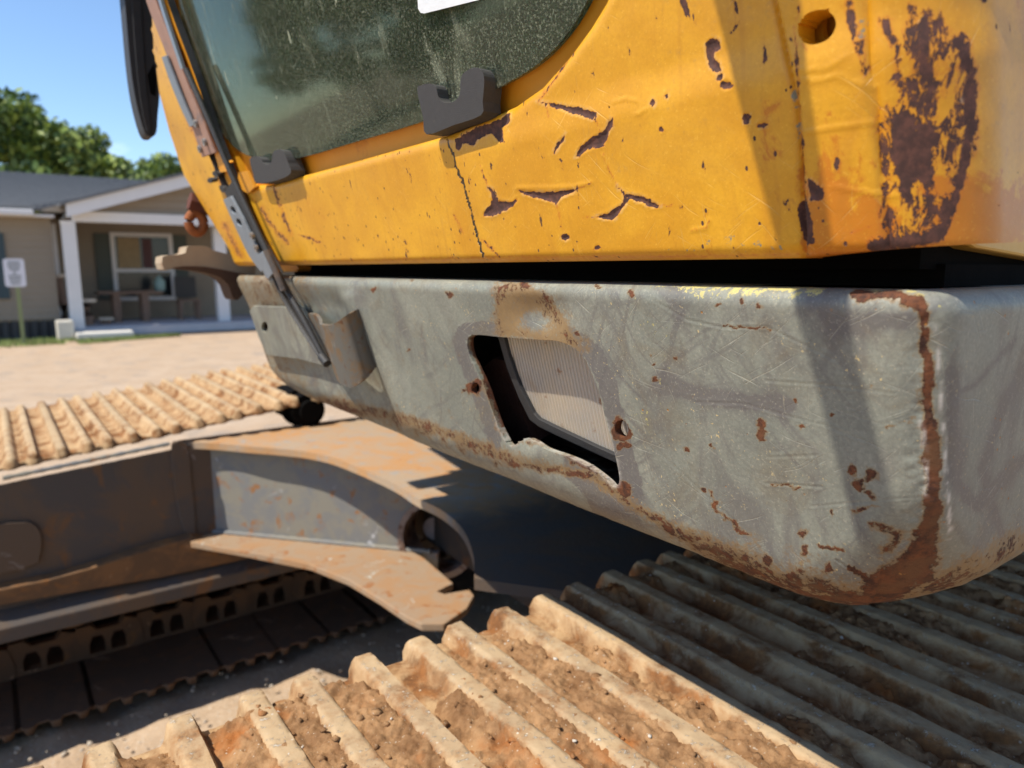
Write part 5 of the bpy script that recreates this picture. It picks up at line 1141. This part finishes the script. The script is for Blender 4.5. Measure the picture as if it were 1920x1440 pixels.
# ---------- track shoes
def shoe_mesh(name, seed, nu=58, nv=200, W=.90, P_=.19, mat=MT, rough=1.0):
    r = np.random.default_rng(seed)
    us = np.linspace(-.012, P_ + .004, nu); edge = np.concatenate([np.linspace(0, .05, 16), np.linspace(.055, W - .055, nv - 32), np.linspace(W - .05, W, 16)])
    Ug, Vg = np.meshgrid(us, edge, indexing='ij')
    c = (.022, .090, .158)
    def ridge(u): 
        h = 0
        for ci in c: h = np.maximum(h, sst(.0185, .0098, np.abs(u - ci)))
        return h
    rd = ridge(Ug); dE = np.minimum(Vg, W - Vg)
    prof = rd * sst(-.004, .016, dE)
    wear = .0195 + .002 * (fbm(Ug * 20, Vg * 7, o=2, s=seed) - .5) * rough
    Zg = prof * wear + (fbm(Ug * 60 + seed, Vg * 60, o=4, s=seed) - .5) * .0022 * rough + (fbm(Ug * 240, Vg * 240, o=2, s=seed + 3) - .5) * .0012 * rough
    # scalloped ends: plate is cut back between the ridges
    cutb = .016 * (1 - ridge(Ug)) * sst(.06, 0, dE)
    sideg = np.where(Vg < W / 2, 1, -1)
    Vg2 = Vg + sideg * cutb * (1 - dE / .06).clip(0, 1)
    Zg = Zg - .004 * sst(.01, 0, dE) + .010 + .0045 * sst(.010, -.004, Ug) - .003 * sst(P_ - .012, P_ + .004, Ug)
    V = np.stack([Ug, Vg2, Zg], -1).reshape(-1, 3); Vb = V.copy(); Vb[:, 2] = 0
    idx = np.arange(V.shape[0]).reshape(Ug.shape); q = np.stack([idx[:-1, :-1], idx[1:, :-1], idx[1:, 1:], idx[:-1, 1:]], -1).reshape(-1, 4); N = len(V)
    loop = np.concatenate([idx[:, 0], idx[-1, 1:], idx[::-1, -1][1:], idx[0, ::-1][1:-1]])
    rim = np.stack([loop, np.roll(loop, -1), np.roll(loop, -1) + N, loop + N], -1)
    Fc = np.concatenate([q, q[:, ::-1] + N, rim[:, ::-1]])
    rdg = np.concatenate([(prof * (.85 + .3 * (fbm(Ug * 30, Vg * 30, s=5) - .5))).reshape(-1), np.zeros(N)])
    o = mk(name, np.concatenate([V, Vb]), Fc, mat, None, True, dict(ridge=rdg), link=False); sharp(o, 60); return o.data
def link_mesh():
    # a chain link with two arched openings, flat in u-z
    out = [(-.01, .0), (.20, .0), (.205, .03), (.19, .075), (.15, .085), (.13, .07), (.06, .07), (.04, .085), (.0, .085), (-.015, .05)]
    def arch(cx): return [(cx - .025, .008), (cx + .025, .008), (cx + .025, .035), (cx + .014, .054), (cx - .014, .054), (cx - .025, .035)]
    P = np.array([(a, 0, b) for a, b in out]); Hs = [np.array([(a, 0, b) for a, b in arch(c)])[::-1] for c in (.058, .125)]
    o = prism('track_link', P, (0, .035, 0), MLNK, None, Hs, .003); me = o.data; bpy.data.objects.remove(o); return me
LM = link_mesh()
def poly_path(pts): 
    pts = np.asarray(pts, float); s = np.concatenate([[0], np.cumsum(np.hypot(*np.diff(pts, axis=0).T))]); return pts, s
def loop_pts(top, zb, uf, ur, rf, rr):
    """closed path in (u, z) seen with outward on the left hand; starts on top, runs rearward, back along the ground"""
    P = list(top)
    zt_r = top[-1][1]; zc_ = (zt_r + zb) / 2; rr = (zt_r - zb) / 2
    for a in np.linspace(90, -90, 14)[1:-1]: P.append((ur + rr * math.cos(R(a)), zc_ + rr * math.sin(R(a))))
    P.append((ur, zb)); P.append((uf, zb))
    zt_f = top[0][1]; zc_ = (zt_f + zb) / 2; rf = (zt_f - zb) / 2
    for a in np.linspace(270, 90, 14)[1:-1]: P.append((uf + rf * math.cos(R(a)), zc_ + rf * math.sin(R(a))))
    P.append(top[0]); return P
def make_track(tag_, v0, top, zb, uf, ur, pitch0, start_u, meshes, lv):
    tr = empty('crawler_track', M(1.2, v0 + .3, -EYE), par=XV)
    pts, s = poly_path(loop_pts(top, zb, uf, ur, 0, 0)); Lt = s[-1]; n = int(round(Lt / pitch0)); pitch = Lt / n
    s_start = np.interp(start_u, [p[0] for p in top], s[:len(top)])
    for i in range(n):
        s0 = (s_start + i * pitch) % Lt; s1 = (s0 + pitch) % Lt
        a = np.array([np.interp(s0, s, pts[:, 0]), np.interp(s0, s, pts[:, 1])]); b = np.array([np.interp(s1, s, pts[:, 0]), np.interp(s1, s, pts[:, 1])])
        d = (b - a) / np.linalg.norm(b - a); nrm = np.array([-d[1], d[0]])       # outward
        if i == 0: pass
        xa = TU * d[0] + ZV * d[1]; za = TU * nrm[0] + ZV * nrm[1]; ya = BV
        up = nrm[1] > .7; onb = nrm[1] < -.7
        ms = meshes[0] if (up and tag_ == 'near' and a[0] < 1.5) else meshes[1]
        ms = bot_meshes if onb else ms; me = ms[i % len(ms)]; sc = pitch / .19
        if np.dot(np.cross(xa, ya), za) < 0: ya = -ya
        org = M(a[0], v0 if ya @ BV > 0 else v0 + .9, a[1])
        mtx = Matrix(((xa[0] * sc, ya[0], za[0], org[0]), (xa[1] * sc, ya[1], za[1], org[1]), (xa[2] * sc, ya[2], za[2], org[2]), (0, 0, 0, 1)))
        o = bpy.data.objects.new('track_shoe', me); COL.objects.link(o); o.parent = tr; o.matrix_parent_inverse = Matrix.Translation(-tr.location) ; o.matrix_basis = mtx
        if onb and lv is not None and -.35 < a[0] < 2.6:
            vl = lv
            lo = bpy.data.objects.new('track_link', LM); COL.objects.link(lo); lo.parent = tr; lo.matrix_parent_inverse = Matrix.Translation(-tr.location)
            # links stand on the inner face of the shoe, alternately inset
            org2 = M(b[0], vl + (.0 if i % 2 else .004), a[1] + .0)
            lo.matrix_basis = Matrix(((TU[0] * sc * .98, BV[0], 0, org2[0]), (TU[1] * sc * .98, BV[1], 0, org2[1]), (0, 0, 1.3, org2[2]), (0, 0, 0, 1)))
        if up and lv is not None and -.5 < a[0] < 2.5:
            lo = bpy.data.objects.new('track_link', LM); COL.objects.link(lo); lo.parent = tr; lo.matrix_parent_inverse = Matrix.Translation(-tr.location)
            org2 = M(a[0], lv, a[1]); lo.matrix_basis = Matrix(((xa[0] * sc, BV[0], -za[0] * .85, org2[0]), (xa[1] * sc, BV[1], -za[1] * .85, org2[1]), (xa[2] * sc, 0, -za[2] * .85, org2[2]), (0, 0, 0, 1)))
    return tr
near_meshes = [shoe_mesh('track_shoe', s_) for s_ in (11, 23, 37)]
MTB = m_track('rusty_inner_track_steel', .1)
MTB2 = m_steel('shaded_rusty_shoe', (.12, .078, .052), (.15, .088, .054), (.18, .09, .045), 10)  # darker copy of the shoe steel, shade of the ground run painted in
bot_meshes = [shoe_mesh('track_shoe', 71, 30, 44, mat=MTB2)]
far_meshes = [shoe_mesh('track_shoe', s_, 30, 44, mat=MTF, rough=.9) for s_ in (51, 67)]
ZTN = -.462                                            # underside of near shoes on the top run
nt_ = make_track('near', -.18, [(-.30, ZTN), (.0, ZTN), (2.5, ZTN)], -1.25, -.30, 2.5, .19, .4 - .19 * 3, (near_meshes, far_meshes), .48)
ft_ = make_track('far', VF, [(-.45, -.565), (.03, -.522), (.45, -.480), (.80, -.438), (1.2, -.428), (2.5, -.428)], -1.262, -.45, 2.5, .181, .40, (far_meshes, far_meshes), VF + .32)

# ---------- packed soil on the near track
us = np.linspace(-.30, 1.25, 620); vs = np.linspace(-.05, .705, 300); Ug, Vg = np.meshgrid(us, vs, indexing='ij')
clump = fbm(Ug * 9, Vg * 7, o=3, s=31); fine = fbm(Ug * 70, Vg * 70, o=4, s=33, g=.6); fi2 = fbm(Ug * 260, Vg * 260, o=2, s=35)
bank = sst(.45, -.1, Ug) * .35 + sst(.65, .2, Ug) * .25
hgt = (clump - .41 + bank * .28) * .085 + (fine - .5) * .020 + (fi2 - .5) * .006
hgt = np.minimum(hgt, .0145 + (fine - .5) * .011 + (fi2 - .5) * .007)
hgt = hgt * sst(-.002, .03, .705 - Vg) - .014 * sst(.03, 0, .705 - Vg)
Zs = ZTN + .0115 + hgt
idx = np.arange(Ug.size).reshape(Ug.shape)
soil = mk('packed_soil', M(Ug, Vg, Zs).reshape(-1, 3), np.stack([idx[:-1, :-1], idx[1:, :-1], idx[1:, 1:], idx[:-1, 1:]], -1).reshape(-1, 4), MSOIL, None, True)
setp(soil, kind='stuff', label='crumbly reddish brown soil packed between the bars of the near crawler track', category='soil')
MPW = plain('white_pebble', (.50, .44, .36), .8, .15, 80); 
n = 1500; iu = rng.integers(0, len(us), n); iv_ = rng.integers(0, len(vs), n); hh_ = Zs[iu, iv_]; ok = hh_ > ZTN + .010
Pp = M(us[iu], vs[iv_], hh_ + .0005)[ok]; stones('soil_pebbles', Pp[:110], rng.uniform(.0008, .0026, 110), MPW, 5, label='tiny whitish pebbles lying on the soil of the near crawler track', category='pebbles')
stones('soil_crumbs', Pp[260:], rng.uniform(.0015, .0048, len(Pp) - 260), MSOIL, 6, label='small brown soil crumbs lying loose on the near crawler track', category='soil')
